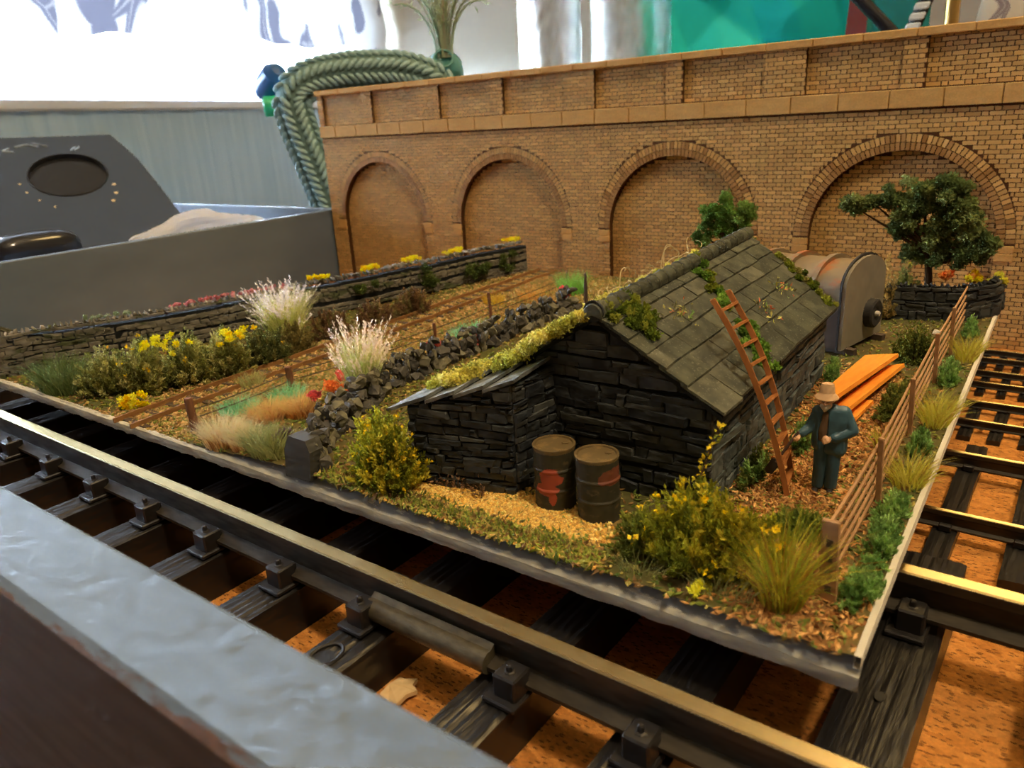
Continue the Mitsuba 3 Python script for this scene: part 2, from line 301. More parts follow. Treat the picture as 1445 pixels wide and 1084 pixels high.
add('floor', room_box(L0 - 120, RM + 100, SM - 100, B1 + 100, Z0 - 80, Z0), 'floor_wood'); struct('floor')
add('ceiling', room_box(L0 - 120, RM + 100, SM - 100, B1 + 100, ZC, ZC + 80), 'ceiling_paint'); struct('ceiling')
struct('window_1', 'overexposed window above the haze-tinted panelling')
f = MB()
f.add(*room_box(L0 - 80, L0 - 30, S0, S0 + 45, ZS, ZT)); f.add(*room_box(L0 - 80, L0 - 30, S1 - 45, S1, ZS, ZT))
f.add(*room_box(L0 - 80, L0 - 30, S0, S1, ZT - 45, ZT)); f.add(*room_box(L0 - 80, L0 - 30, S0, S1, ZS - 26, ZS + 8))
f.put('window_1__frame', 'white_gloss')
add('window_1__sill', room_box(L0 - 40, L0 + 26, S0, S1, ZS - 25.9, ZS - 8, 3), 'white_gloss')
scene['pane_glass'] = {'type': 'thindielectric', 'int_ior': 1.5}
add('window_1__pane', (np.array([rs(L0 - 60, S0 + 45, ZS + 8), rs(L0 - 60, S1 - 45, ZS + 8), rs(L0 - 60, S1 - 45, ZT - 45), rs(L0 - 60, S0 + 45, ZT - 45)]), np.array([[0, 1, 2], [0, 2, 3]])), 'pane_glass')
add('trim_1', room_box(L0, L0 + 14, S0 - 300, B1, -420, ZS - 26), 'hazed_panel_wood'); struct('trim_1', 'grained panelling below the window, glare haze painted into its pale blue')
# the blind: leaf print in the cloth
def f_leaf(ax, ay, scale, ground, ink):
    def f(p, n, uv):
        u = (p.x * ax[0] + p.y * ax[1]) * 1000 / scale; v = p.z * 1000 / scale
        a = noise(u * .7 + 3, v * .7) * 6.28
        d1, d2, r = voronoi(u + .3 * dr.sin(v * 3), v * .55 + .4 * dr.sin(u * 2 + a))
        stem = smoothstep(.08, .02, dr.abs(d2 - d1 - .05)) * (noise(u * 1.3, v * 1.3 + 9) > .58)
        leaf = smoothstep(.34, .28, d1 + .1 * dr.sin(a * 3)) * (r > .62)
        return mix(ground, ink, dr.maximum(leaf, stem) * .85)
    return proc(f)
scene['blind_cloth'] = {'type': 'principledthin', 'base_color': f_leaf((-.342, .94), 0, 120., lin(206, 204, 200), lin(84, 84, 104)), 'roughness': .8, 'diff_trans': .1, 'eta': 1.2}
ns, nz = 90, 14
sv, zv = np.meshgrid(np.linspace(S0 - 60, S1 + 70, ns), np.linspace(0, 1, nz), indexing='ij')
low = 236 + 46 * np.clip((sv - 800) / 1100, 0, 1) + 5 * np.sin(sv / 55.) + 3 * np.sin(sv / 21. + 1)
zz = low + (ZT + 60 - low) * zv; off = 46 + 10 * np.sin(sv / 90.) * (1 - zv) + 9 * np.sin(zv * 22)
P = RR * (L0 + off)[..., None] + SS * sv[..., None] + np.array([0, 0, 1.0]) * zz[..., None]
i, j = np.meshgrid(np.arange(ns - 1), np.arange(nz - 1), indexing='ij')
q = np.stack([i * nz + j, (i + 1) * nz + j, (i + 1) * nz + j + 1, i * nz + j + 1], -1).reshape(-1, 4)
add('window_blind__cloth', (P.reshape(-1, 3), np.vstack([q[:, [0, 1, 2]], q[:, [0, 2, 3]]])), 'blind_cloth', True)
add('window_blind__rail', room_box(L0 + 36, L0 + 66, S0 - 70, S1 + 80, ZT + 50, ZT + 80, 3), 'white_gloss')
tag('window_blind', 'pale printed fabric blind hanging over the bright window', 'blind')
# the lamp that lights the layout, above and outside the frame
mat('lamp_metal', lin(200, 196, 188), .4, metallic=.6)
lc = np.array(LAMP['at']) / U; lr = LAMP['radius'] / U
v, f = lathe([(0.001, -lr * .55), (lr * .5, -lr * .5), (lr * .85, -lr * .25), (lr, 0), (lr * .85, lr * .25), (0.001, lr * .3)], 32, lc)
add('ceiling_lamp__globe', (v, f), 'white_gloss', True, emitter={'type': 'area', 'radiance': rgb(LAMP['power'])})
add('ceiling_lamp__stem', tube([lc + [0, 0, lr * .3 + .5], [lc[0], lc[1], ZC - 1]], 6, 8), 'lamp_metal')
tag('ceiling_lamp', 'small warm pendant lamp right above the railway layout', 'lamp')
for nm, q in (('ceiling_lamp_001', LAMP2),):
    c2 = np.array(q['at']) / U; r2 = q['radius'] / U; v, f = lathe([(0.001, -r2 * .6), (r2 * .5, -r2 * .55), (r2 * .85, -r2 * .3), (r2, 0), (r2 * .85, r2 * .3), (0.001, r2 * .35)], 32, c2)
    add(nm + '__globe', (v, f), 'white_gloss', True, emitter={'type': 'area', 'radiance': rgb(q['power'])}); add(nm + '__stem', tube([c2 + [0, 0, r2 * .35 + .5], [c2[0], c2[1], ZC - 1]], 6, 8), 'lamp_metal')
    tag(nm, 'added unseen amber fill lamp hanging behind the brick viaduct', 'lamp')
# the table
tb = MB(); tb.add(*cbox((-230, 115, -32), (1500, 470, 30), 3)); tb.put('table__tabletop', 'table_wood')
for x in (-930, 470):
    for y in (-70, 300): add('table__leg', cbox((x, y, -403.6), (60, 60, 712.8), 4), 'table_wood')
tag('table', 'brown wooden table that carries the railway layout', 'table')
# ------------------------------------------------------------------ the layout box, cork, tracks
BX0, BX1 = -720.0, 70.0
add('layout_box__base_board', cbox(((BX0 + BX1) / 2, 182, -10), (BX1 - BX0, 316, 14), 1), 'raw_wood')
n_ = 240; fb = MB()
fb.add(*cbox(((BX0 + BX1) / 2, 30.2, 13.2), (BX1 - BX0, 12.4, 60.6), 1.1)); fb.put('layout_box__front_board', 'front_paint')
add('layout_box__end_board', cbox((-391.6, 182.6, 20.1), (5.2, 292.2, 46.6), .5), 'end_paint')
add('layout_box__back_board', cbox(((BX0 - 386) / 2, 331.5, 13.2), (-386 - BX0, 5, 60.6), .5), 'end_paint')
tag('layout_box', 'grey painted wooden box with worn front edge holding the railway tracks', 'box')
add('cork_sheet', cbox(((-388.5 + BX1) / 2, 183, -1.5), (BX1 + 388.5, 292, 2.98)), 'cork'); tag('cork_sheet', 'brown cork sheet lying under all the railway tracks', 'cork sheet')

def rail_profile(hw, h, fw, web):
    """Half widths of head, foot and web, height h: outline from the foot up, in (y, z)."""
    return [(-fw, 0), (fw, 0), (fw, h * .1), (web, h * .2), (web, h * .62), (hw, h * .72), (hw, h * .95), (hw * .8, h * .99), (-hw * .8, h * .99), (-hw, h * .95), (-hw, h * .72), (-web, h * .62), (-web, h * .2), (-fw, h * .1)]
def rail(key, y, zb, h, hw, fw, web, x0, x1):
    pr = rail_profile(hw, h, fw, web)
    v, f = prism(pr, 0, x1 - x0)
    k = add(key + '__rail', (np.c_[v[:, 2] + x0, v[:, 0] + y, v[:, 1] + zb], f), 'rail_side')
    t = hw * .8; mb = MB(); ys = np.array([-hw * .98, -hw * .8, -hw * .4, hw * .4, hw * .8, hw * .98]); zs = np.array([.95, .995, 1.0, 1.0, .995, .95]) * h + .02
    vv = np.array([[x, y + a, zb + b] for x in (x0, x1) for a, b in zip(ys, zs)]); ff = [[i, i + 6, i + 7, i + 1] for i in range(5)]
    add(k + '__running_surface', (vv, np.array(ff)) if False else (vv, np.vstack([np.array(ff)[:, [0, 1, 2]], np.array(ff)[:, [0, 2, 3]]])), 'rail_top', False, uv=vv[:, :2] * .01)
def sleeper(key, xc, w, y0, y1, h, grooves, r, zt=0.0):
    """A moulded sleeper with grain grooves along it."""
    n = 2 * grooves + 2; xs = np.linspace(-w / 2, w / 2, n); z = np.full(n, h) - np.where(np.arange(n) % 2 == 1, r.uniform(.05, .3, n), 0.0) * (np.arange(n) > 0) * (np.arange(n) < n - 1) - .25 * ((np.arange(n) == 0) | (np.arange(n) == n - 1))
    ny = 9; ys = np.linspace(y0, y1, ny); V = []
    for yy in ys:
        d = r.normal(0, .05, n); V.append(np.c_[xc + xs + r.normal(0, .05), np.full(n, yy), z + d])
    V = np.array(V); top = V.reshape(-1, 3); f = [[a * n + b, a * n + b + 1, (a + 1) * n + b + 1, (a + 1) * n + b] for a in range(ny - 1) for b in range(n - 1)]
    mb = MB(); mb.add(top, f)
    loop = [*range(n), *[a * n + n - 1 for a in range(1, ny)], *[(ny - 1) * n + b for b in range(n - 2, -1, -1)], *[a * n for a in range(ny - 2, 0, -1)]]
    ring = top[loop]; low = ring.copy(); low[:, 2] = 0.02; m = len(loop)
    mb.add(np.vstack([ring, low]), [[(a + 1) % m, a, a + m, (a + 1) % m + m] for a in range(m)])
    return mb.put(key + '__sleeper', 'sleeper_plastic')
r = np.random.default_rng(11)
G1 = 'railway_track'
Y12, Y11 = 76.3, 123.4
for y in (Y12, Y11): rail(G1, y, 11.0, 7.0, 1.5, 3.4, .65, -387.5, BX1)
LN = [-385, -361, -336.8, -312, -287.5, -261.5, -237, -212.7, -188.3, -164.2, -140.5, -116.0, -93.6, -61.3, -39.7, -16.0, 8, 32, 56]
for x in LN:
    xc = {-93.6: -90.5, -61.3: -62.5, -16.0: -14.6}.get(x, x + .8)
    if xc < -382: xc = -382
    k = sleeper(G1, xc, 8.9 if x != -16.0 else 10.5, 54.5, 145.2, 9.0, 5, r)
    for y, sd in ((Y12, 1), (Y11, 1)):
        bx = x + 1.9
        if bx < -384: continue
        # base plate, the two jaws of the chair that grip the rail foot, and their bolts
        add(k + '__chair_plate', cbox((bx - .4, y - 3.6 - 1.2, 9.6), (6.0, 5.2, 1.0), .25), 'chair_plastic')
        add(k + '__chair_plate', cbox((bx - .4, y, 9.9), (4.6, 7.2, 2.0), .2), 'chair_plastic')
        for s in (-1, 1):
            b = MB(); b.add(*cbox((bx, y + s * 4.2, 11.6), (4.1, 3.9, 4.5), .3)); b.add(*cbox((bx, y + s * 2.3, 12.9), (3.5, 1.4, 1.5), .25))
            b.put(k + '__chair', 'chair_plastic')
            bo = MB(); bo.add(*lathe([(.95, 13.6), (.95, 13.95), (.55, 14.05), (.5, 14.9), (.3, 15.1), (.001, 15.1)], 6, (bx, y + s * 4.3, 0))); bo.put(k + '__bolt', 'chair_plastic')
    if x == -93.6:   # the cut-out in the sleeper beside the joint
        a = np.linspace(0, 2 * np.pi, 18, endpoint=False)
        add(k + '__hole_rim', tube(np.c_[xc - .5 + 2.3 * np.cos(a), 63.0 + 3.2 * np.sin(a), np.full(18, 9.15)][list(range(18)) + [0]], .35, 5, False), 'chair_plastic')
        add(k + '__hole', (np.vstack([np.c_[xc - .5 + 1.9 * np.cos(a), 62.0 + 2.4 * np.sin(a), np.full(18, 9.12)], [[xc - .5, 62.0, 9.12]]]), np.array([[i, (i + 1) % 18, 18] for i in range(18)])), 'soft_black')
    if x == -16.0:
        a = np.linspace(0, 2 * np.pi, 16, endpoint=False)
        add(k + '__pin_hole', (np.vstack([np.c_[-14.6 + .75 * np.cos(a), 101.2 + 1.1 * np.sin(a), np.full(16, 9.2)], [[-14.6, 101.2, 9.2]]]), np.array([[i, (i + 1) % 16, 16] for i in range(16)])), 'soft_black')
mat('soft_black', lin(14, 13, 12), .6)
# the joiner: a sheath folded round the foot of the front rail
a = np.linspace(math.radians(200), math.radians(20), 9)
pr = [(Y12 - 1.2, 14.6)] + [(Y12 - 2.6 + 1.9 * math.cos(t), 12.0 + 1.9 * math.sin(t)) for t in np.linspace(math.radians(75), math.radians(290), 10)] + [(Y12 + .2, 10.4), (Y12 + .2, 10.9), (Y12 - 1.0, 11.0)]
v, f = prism(pr, 0, 26.5); add(G1 + '__rail_joiner', (np.c_[v[:, 2] - 91.2, v[:, 0], v[:, 1]], f), 'joiner_metal', 40)
tag(G1, 'widest railway track in the foreground with chunky black sleepers and bolted chairs', 'railway track')
def small_track(y0, y1, zh, hw, xs, w, hs, yover, label, ch):
    k = thing('railway_track'); h = zh - hs
    for y in (y0, y1): rail(k, y, hs, h, hw, hw * 1.9, hw * .4, -387.5, BX1)
    for x in xs:
        s = sleeper(k, x, w, y0 - yover, y1 + yover, hs - .05, 2, r)
        for y in (y0, y1):
            for sd in (-1, 1):
                if ch: 
                    b = MB(); b.add(*cbox((x, y + sd * (hw * 1.9 + .55), hs + .7), (2.4, 1.5, 1.5), .2)); b.put(s + '__chair', 'chair_plastic')
                else: add(s + '__chair', cbox((x, y + sd * (hw * 1.9 + .25), hs + .25), (w * .6, .8, .6), .1), 'chair_plastic')
    tag(k, label, 'railway track')
small_track(169.6, 203.1, 6.9, .62, [-2.3 - 13.6 * i for i in range(-5, 5)], 4.7, 3.0, 15.8, 'second railway track from the front with two golden rails on black sleepers', True)
small_track(235.3, 251.9, 3.9, .42, [-6 - 7.2 * i for i in range(-9, 5)], 3.2, 1.6, 7.4, 'middle railway track of the five, narrow gauge with thin rails', False)
small_track(271.6, 284.0, 3.6, .36, [-4 - 5.8 * i for i in range(-11, 6)], 2.4, 1.5, 4.5, 'second railway track from the brick viaduct, very narrow', False)
small_track(299.6, 309.6, 3.6, .34, [-4 - 5.0 * i for i in range(-13, 6)], 2.2, 1.5, 3.9, 'narrowest railway track running along the foot of the brick viaduct', False)
# crumbs of cork and card lying between the sleepers
def chip(name, c, outline, h, m, label, cat, rot):
    o = np.asarray(outline, float); k = thing(name); v, f = prism(o, 0, h); a = math.radians(rot)
    v = v + np.c_[np.zeros((len(v), 2)), .35 * np.sin(v[:, 0] * 1.3) + .2 * v[:, 1] * .3]
    add(k, (np.c_[v[:, 0] * math.cos(a) - v[:, 1] * math.sin(a) + c[0], v[:, 0] * math.sin(a) + v[:, 1] * math.cos(a) + c[1], v[:, 2] + c[2]], f), m); tag(k, label, cat)
mat('pale_wood', proc(lambda p, n, uv: mix(lin(196, 160, 104), lin(226, 196, 144), fbm(p.x * 900, p.y * 300, 0))), .8)
chip('wood_chip', (-82.0, 70.0, .7), [(-3, -1.6), (-1.2, -2.4), (.6, -3.4), (1.6, -1.4), (3, .2), (2, 1.0), (2.4, 2.6), (.4, 2.2), (-.8, 3.0), (-2.2, 1.2)], .8, 'pale_wood', 'pale splintered wood chip on the cork between two sleepers', 'wood chip', 28)
chip('bark_crumb', (-161.5, 72.2, .5), [(-3, -.5), (-1, -.9), (2, -.5), (3.4, .2), (1, .7), (-1.4, .8)], 1.1, 'pale_wood', 'small yellowish crumb in the dark gap by the front rail', 'crumb', 60)
# ------------------------------------------------------------------ the viaduct sheet
VX0, VX1, YF = -387.0, 66.0, 325.3
ARC = [-341.5, -247.5, -154.0, -61.0, 33.0]; AR, ZSP = 33.0, 38.6
RW = 1.62; r = np.random.default_rng(5)
def arch_outline(cx, rad, n=40):
    a = np.linspace(0, np.pi, n); return [(cx + rad, -1.0), *[(cx + rad * math.cos(t), ZSP + rad * math.sin(t)) for t in a], (cx - rad, -1.0)]
sheet = Polygon([(VX0, .02), (VX1, .02), (VX1, 86.6), (VX0, 86.6)])
for cx in ARC: sheet = sheet.difference(Polygon(arch_outline(cx, AR)))
def xz_extrude(poly, y0, y1):
    V, F, n = [], [], 0
    for g in getattr(poly, 'geoms', [poly]):
        m = trimesh.creation.extrude_polygon(g, y1 - y0, engine='earcut'); V.append(np.c_[m.vertices[:, 0], y1 - m.vertices[:, 2], m.vertices[:, 1]]); F.append(np.array(m.faces) + n); n += len(m.vertices)
    return np.vstack(V), np.vstack(F)
add('viaduct__front_sheet', xz_extrude(sheet, YF + .22, YF + 3.0), 'mdf_burnt')
add('viaduct__back_sheet', cbox(((VX0 + VX1) / 2, YF + 4.6, 56.5), (VX1 - VX0, 2.8, 112.9)), 'mdf_burnt')
def halfw(z): return AR if z <= ZSP else math.sqrt(max(0, AR ** 2 - (z - ZSP) ** 2))
RING = 6.0
bricks = []     # (x0, x1, z0, z1, y of the face, scorched)
def rows(z0, z1, xa, xb, y, cut, scorch=False, ph=0.0):
    for n_, z in enumerate(np.arange(z0, z1 - .3, RW)):
        zt = min(z + RW - .14, z1); x = xa - 7.4 + ((n_ % 2) * 3.7 + ph) % 7.4; k = 0
        while x < xb:
            L = 5.1 if k % 2 == 0 else 2.3; segs = [(max(x + .13, xa), min(x + L - .13, xb))]
            for cx, h in cut(z, zt):
                out = []
                for a, b in segs:
                    if b <= cx - h or a >= cx + h: out.append((a, b)); continue
                    if a < cx - h: out.append((a, cx - h))
                    if b > cx + h: out.append((cx + h, b))
                segs = out
            for a, b in segs:
                if b - a > .5: bricks.append((a, b, z, zt, y, scorch))
            x += L; k += 1
def cut_main(z, zt):
    zc = zt if zt > ZSP else z
    if z > ZSP + AR + RING: return []
    o = AR if zt < ZSP else math.sqrt(max(0, (AR + RING) ** 2 - (max(z, ZSP) - ZSP) ** 2))
    return [(cx, o + .1) for cx in ARC]
rows(.1, 86.2, VX0, VX1, YF, cut_main)
for cx in ARC: rows(.1, ZSP + AR, max(cx - AR, VX0), cx + AR, YF + 3.0, lambda z, zt: [(cx + s * (AR + 40), 40 + AR - halfw(zt)) for s in (-1, 1)], False, 2.0)
PIL = [(-387.0, -382.5)] + [(c - 4, c + 4) for c in (-344.6, -250.6, -154, -60.8, 33)] + [(c - 8.2, c + 8.2) for c in (-297.5, -202, -107, -13)]
PIL.sort()
for a, b in PIL:
    add('viaduct__pilaster', cbox(((a + b) / 2, YF + .6, 101.9), (b - a, 1.6, 17.0)), 'mdf_burnt'); rows(93.5, 110.4, a, b, YF - .45, lambda z, zt: [])
for (a, b), (c, d) in zip(PIL[:-1], PIL[1:]): rows(93.5, 110.4, b, c, YF + .95, lambda z, zt: [])
add('viaduct__parapet_panel', cbox(((VX0 + VX1) / 2, YF + 2.0, 102), (VX1 - VX0, 1.7, 17.2)), 'mdf_burnt')
def brick_mesh(x0, x1, z0, z1, y):
    e = .09; v = np.array([[x0, y + .35, z0], [x1, y + .35, z0], [x1, y + .35, z1], [x0, y + .35, z1], [x0 + e, y, z0 + e], [x1 - e, y, z0 + e], [x1 - e, y, z1 - e], [x0 + e, y, z1 - e]])
    return v, BF
BF = np.array([[4, 5, 6], [4, 6, 7], [0, 1, 5], [0, 5, 4], [1, 2, 6], [1, 6, 5], [2, 3, 7], [2, 7, 6], [3, 0, 4], [3, 4, 7]])
def view(p):                                # where a point of the layout falls in the frame (only used to rank repeats by the size they show at)
    d = np.asarray(p, float) / 1000 - np.array(CAM); fw = np.array(FWD); z = d @ fw; rt = np.cross(fw, UPV); return 1081 * (d @ rt) / z, 1081 * (d @ np.array(UPV)) / z
def shown(x, y, z):
    u, v = view((x, y, z)); return abs(u) < 722 and abs(v) < 542
def split(items, size, vis, n=300):
    order = sorted(range(len(items)), key=lambda i: (not vis(items[i]), -size(items[i]))); return [items[i] for i in order[:n]], [items[i] for i in order[n:]]
near, rest = split(bricks, lambda b: (b[1] - b[0]) * (b[3] - b[2]) / ((b[0] ** 2 + b[4] ** 2 + (b[2] - 91) ** 2)), lambda b: shown((b[0] + b[1]) / 2, b[4], (b[2] + b[3]) / 2))
for b in near: add('viaduct__brick', brick_mesh(*b[:5]), f'mdf_brick_{"abcd"[r.integers(4)]}')
mb = MB()
for b in rest: mb.add(*brick_mesh(*b[:5]), jit(BR[r.integers(4)], .03, r))
mb.put('viaduct__brickwork', 'painted'); stuffpart('viaduct__brickwork')
vous = []
for cx in ARC:
    for k, (ra, rb, nn) in enumerate([(AR + .05, AR + 2.9, 62), (AR + 3.05, AR + RING, 66)]):
        for i in range(nn):
            a0, a1 = np.pi * (i + .07) / nn, np.pi * (i + .93) / nn
            vous.append((cx, ra, rb, a0, a1, k))
def vous_mesh(q):
    cx, ra, rb, a0, a1, k = q; e = .09; g = .012; y = YF - .12
    pt = lambda rr, a, yy: [cx + rr * math.cos(a), yy, ZSP + rr * math.sin(a)]
    v = np.array([pt(ra, a0, y + .45), pt(rb, a0, y + .45), pt(rb, a1, y + .45), pt(ra, a1, y + .45), pt(ra + e, a0 + e / ra, y), pt(rb - e, a0 + e / rb, y), pt(rb - e, a1 - e / rb, y), pt(ra + e, a1 - e / ra, y)])
    return v, BF
vn, vr = split(vous, lambda q: -((q[0]) ** 2 + 325 ** 2), lambda q: shown(q[0] + q[1] * math.cos(q[3]), YF, ZSP + q[1] * math.sin(q[3])))
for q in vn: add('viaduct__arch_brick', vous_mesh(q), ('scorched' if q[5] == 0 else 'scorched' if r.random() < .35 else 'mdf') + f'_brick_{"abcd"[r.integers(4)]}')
mb = MB()
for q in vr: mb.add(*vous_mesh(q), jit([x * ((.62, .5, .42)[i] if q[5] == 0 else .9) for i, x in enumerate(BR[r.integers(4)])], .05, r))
mb.put('viaduct__arch_brickwork', 'painted'); stuffpart('viaduct__arch_brickwork')
for cx in ARC:
    for s in (-1, 1):
        for z, h in ((36.6, 2.6), (33.6, 2.8)): add('viaduct__impost_stone', cbox((cx + s * (AR + 3.0), YF + .1, z), (6.0, 1.2, h), .2), 'mdf_stone')
for k in range(-2, 25):
    a, b = max(-373.3 + 17.96 * k, VX0 - .4), min(-373.3 + 17.96 * (k + 1), VX1)
    if b - a > 1:
        add('viaduct__course_stone', cbox(((a + b) / 2 + .06, YF + .1, 89.85), (b - a - .28, 2.6, 6.6), .25), 'mdf_stone')
for k in range(-2, 25):
    a, b = max(-366.0 + 17.96 * k, VX0 - 1.2), min(-366.0 + 17.96 * (k + 1), VX1)
    if b - a > 1: add('viaduct__coping_stone', cbox(((a + b) / 2, YF + 1.6, 111.9), (b - a - .22, 6.2, 2.9), .3), 'mdf_stone')
tag('viaduct', 'brown laser-cut brick viaduct with round arches standing behind the layout', 'viaduct')

# ------------------------------------------------------------------ the diorama board and its ground
DB = np.array([(-294.0, 86.4), (-15.5, 89.3), (-20.9, 291.0), (-236.0, 291.0)])
def gz(x, y):
    x, y = np.asarray(x, float), np.asarray(y, float)
    s = np.clip((-128 - x) / 55, 0, 1); s = s * s * (3 - 2 * s)
    n = meshkit.fbm(np.stack([x * .07, y * .07, x * 0], -1), 4, 2) - .5
    e = np.clip((y - 88) / 9, 0, 1)
    return 23.2 - 2.9 * s * np.clip(1.4 - (y - 88) / 150, .0, 1) + n * 1.3 * (.25 + .75 * e) + .5 * e
add('diorama_board__baseboard', prism(DB + np.array([(0, 1.2), (-2.6, 1.2), (-2.6, 0), (0, 0)]), 18.7, 19.7), 'raw_wood')
bt = MB()
for y in (120, 200, 268): bt.add(*cbox((-125, y, {120: 17.99, 200: 12.6, 268: 11}[y]), (150, 5, .01 if y == 120 else 10.7 if y == 200 else 13.9)))
bt2 = MB(); bt2.add(*cbox((-125, 123.4, 18.37), (160, 4, .66))); bt2.add(*cbox((-125, 186, 12.4), (160, 5, 12.6))); bt2.add(*cbox((-125, 262, 11.2), (160, 5, 15))); bt2.put('diorama_board__batten', 'raw_wood')
nf = 140; fx = np.linspace(-294, -15.5, nf); fy = 86.4 + (fx + 294) / 278.5 * 2.9
rr_ = np.random.default_rng(3)
fz = np.array([[18.0, 18.9, 19.8, 20.8, 21.0, 22.2, 1]]); V = []
for x, y in zip(fx, fy):
    top = float(gz(x, y)) - .15; k = np.array([18.0, 18.8, 19.6, 20.4, 20.8, top, top]); j_ = (meshkit.noise(np.c_[np.full(7, x * .35), k * .9, np.zeros(7)]) - .5) * .35
    yy = y + np.array([.1, -.25, -.25, -.2, .35, 2.4, 2.6]) + j_; k[0] += (meshkit.noise(np.array([[x * .5, 3, 0]]))[0] - .5) * .5; V.append(np.c_[np.full(7, x), yy, k])
V = np.array(V).reshape(-1, 3); q = np.array([[a * 7 + b, (a + 1) * 7 + b, (a + 1) * 7 + b + 1, a * 7 + b + 1] for a in range(nf - 1) for b in range(6)])
add('diorama_board__fascia', (V, np.vstack([q[:, [0, 1, 2]], q[:, [0, 2, 3]]])), 'fascia_paint', 35)
side = np.array([(-15.5, 89.3), (-20.9, 291.0)]); sv = []
for t in np.linspace(0, 1, 60):
    x, y = side[0] * (1 - t) + side[1] * t; sv += [[x, y, 21.7], [x, y, float(gz(x - .5, y)) + .35], [x - .9, y, float(gz(x - .5, y)) + .35], [x - .9, y, 21.7]]
sv = np.array(sv); q = np.array([[a * 4 + b, (a + 1) * 4 + b, (a + 1) * 4 + (b + 1) % 4, a * 4 + (b + 1) % 4] for a in range(59) for b in range(4)])
add('diorama_board__side_card', (sv, np.vstack([q[:, [0, 2, 1]], q[:, [0, 3, 2]]])), 'card_white')
gx, gy = np.meshgrid(np.linspace(0, 1, 300), np.linspace(0, 1, 230), indexing='ij')
xl = -293.6 + (gy) * 57.6; xr = -16.2 - gy * 5.3; X = xl + (xr - xl) * gx; Y = 87.4 + 203.4 * gy + (gx * 2.3) * (1 - gy)
Zg = gz(X, Y) + (meshkit.noise(np.stack([X * .9, Y * .9, X * 0], -1), 4) - .5) * .55
def seg_d(x, y, pts):
    d = np.full(np.shape(x), 1e9)
    for (a, b), (c, e) in zip(pts[:-1], pts[1:]):
        l = (c - a) ** 2 + (e - b) ** 2; t = np.clip(((x - a) * (c - a) + (y - b) * (e - b)) / l, 0, 1); d = np.minimum(d, np.hypot(x - a - t * (c - a), y - b - t * (e - b)))
    return d
GRIT = [(-108, 97), (-92, 95), (-76, 97), (-62, 97)]; CHIPS = [(-24, 92), (-33, 112), (-37, 135), (-38, 165), (-40, 200)]; NG = [(-196.5, 86), (-199, 290)]
n1 = meshkit.fbm(np.stack([X * .12, Y * .12, X * 0], -1), 4, 8); n2 = meshkit.noise(np.stack([X * .8, Y * .8, X * 0], -1), 9)
col = np.array(lin(92, 74, 44)) * (1 - n1[..., None]) + np.array(lin(70, 78, 34)) * n1[..., None]
def blend(c, d, rad, col):
    w = np.clip((rad - d) / rad * 2, 0, 1)[..., None] * np.clip(n2 * 1.8, .3, 1)[..., None]; return col * (1 - w) + np.array(c) * w
col = blend(lin(196, 156, 84), seg_d(X, Y, GRIT), 9, col); col = blend(lin(128, 86, 44), seg_d(X, Y, CHIPS), 10, col); col = blend(lin(134, 104, 60), seg_d(X, Y, NG), 14, col); col = blend(lin(140, 108, 56), seg_d(X, Y, [(-185, 90), (-180, 180), (-178, 285)]), 12, col)
V = np.c_[X.ravel(), Y.ravel(), Zg.ravel()]; i, j = np.meshgrid(np.arange(299), np.arange(229), indexing='ij')
q = np.stack([i * 230 + j, (i + 1) * 230 + j, (i + 1) * 230 + j + 1, i * 230 + j + 1], -1).reshape(-1, 4)
add('diorama_board__ground', (V, np.vstack([q[:, [0, 1, 2]], q[:, [0, 2, 3]]])), 'painted', True, np.clip(col.reshape(-1, 3) * rr_.uniform(.8, 1.2, (len(V), 1)), .01, .9))
tag('diorama_board', 'thin grey-edged board with a modelled scenic ground, lying across the tracks', 'diorama')
# loose ground cover
def scatter(pts_fn, n, size, flat, cols, key, label, cat, r):
    x, y, s = pts_fn(n, r); n = len(x); z = gz(x, y) + .15
    ax = r.normal(size=(n, 3)); ax[:, 2] *= flat; ax /= np.linalg.norm(ax, axis=1, keepdims=True); b = np.cross(ax, r.normal(size=(n, 3))); b /= np.linalg.norm(b, axis=1, keepdims=True); c = np.cross(ax, b)
    L = (size[0] * s * r.uniform(.5, 1.3, n))[:, None]; W_ = (size[1] * s * r.uniform(.6, 1.3, n))[:, None]; H_ = (size[2] * s * r.uniform(.7, 1.3, n))[:, None]
    P = np.c_[x, y, z]; v = np.stack([P + ax * L, P - ax * L, P + b * W_, P - b * W_, P + c * H_, P - c * H_], 1).reshape(-1, 3)
    o = np.array([[0, 2, 4], [2, 1, 4], [1, 3, 4], [3, 0, 4], [2, 0, 5], [1, 2, 5], [3, 1, 5], [0, 3, 5]]); f = (np.arange(n)[:, None, None] * 6 + o).reshape(-1, 3)
    cols = np.asarray(cols); cc = np.repeat(cols[r.integers(0, len(cols), n)] * r.uniform(.75, 1.25, (n, 1)), 6, 0)
    add(key, (v, f), 'painted', False, np.clip(cc, .01, .95)); tag(key, label, cat, kind='stuff')
def inside(x, y): 
    t = np.clip((y - 88) / 203, 0, 1); return (x < -16.6 - 5.3 * t) & (x > -292 + 57 * t) & (y > 88.6) & (y < 289)
def along(pts, sig):
    def f(n, r):
        p = np.array(pts, float); L = np.hypot(*np.diff(p, axis=0).T); k = r.choice(len(L), n, p=L / L.sum()); t = r.uniform(0, 1, n); xy = p[k] * (1 - t[:, None]) + p[k + 1] * t[:, None] + r.normal(0, sig, (n, 2)); m = inside(*xy.T); xy = xy[m]
        return xy[:, 0], xy[:, 1], np.ones(m.sum())
    return f
def area(n, r):
    x, y = r.uniform(-290, -17, n), r.uniform(88.6, 289, n); m = inside(x, y) & (r.random(n) < np.where(y < 150, 1, .5)); return x[m], y[m], np.ones(m.sum())
rs_ = np.random.default_rng(21)
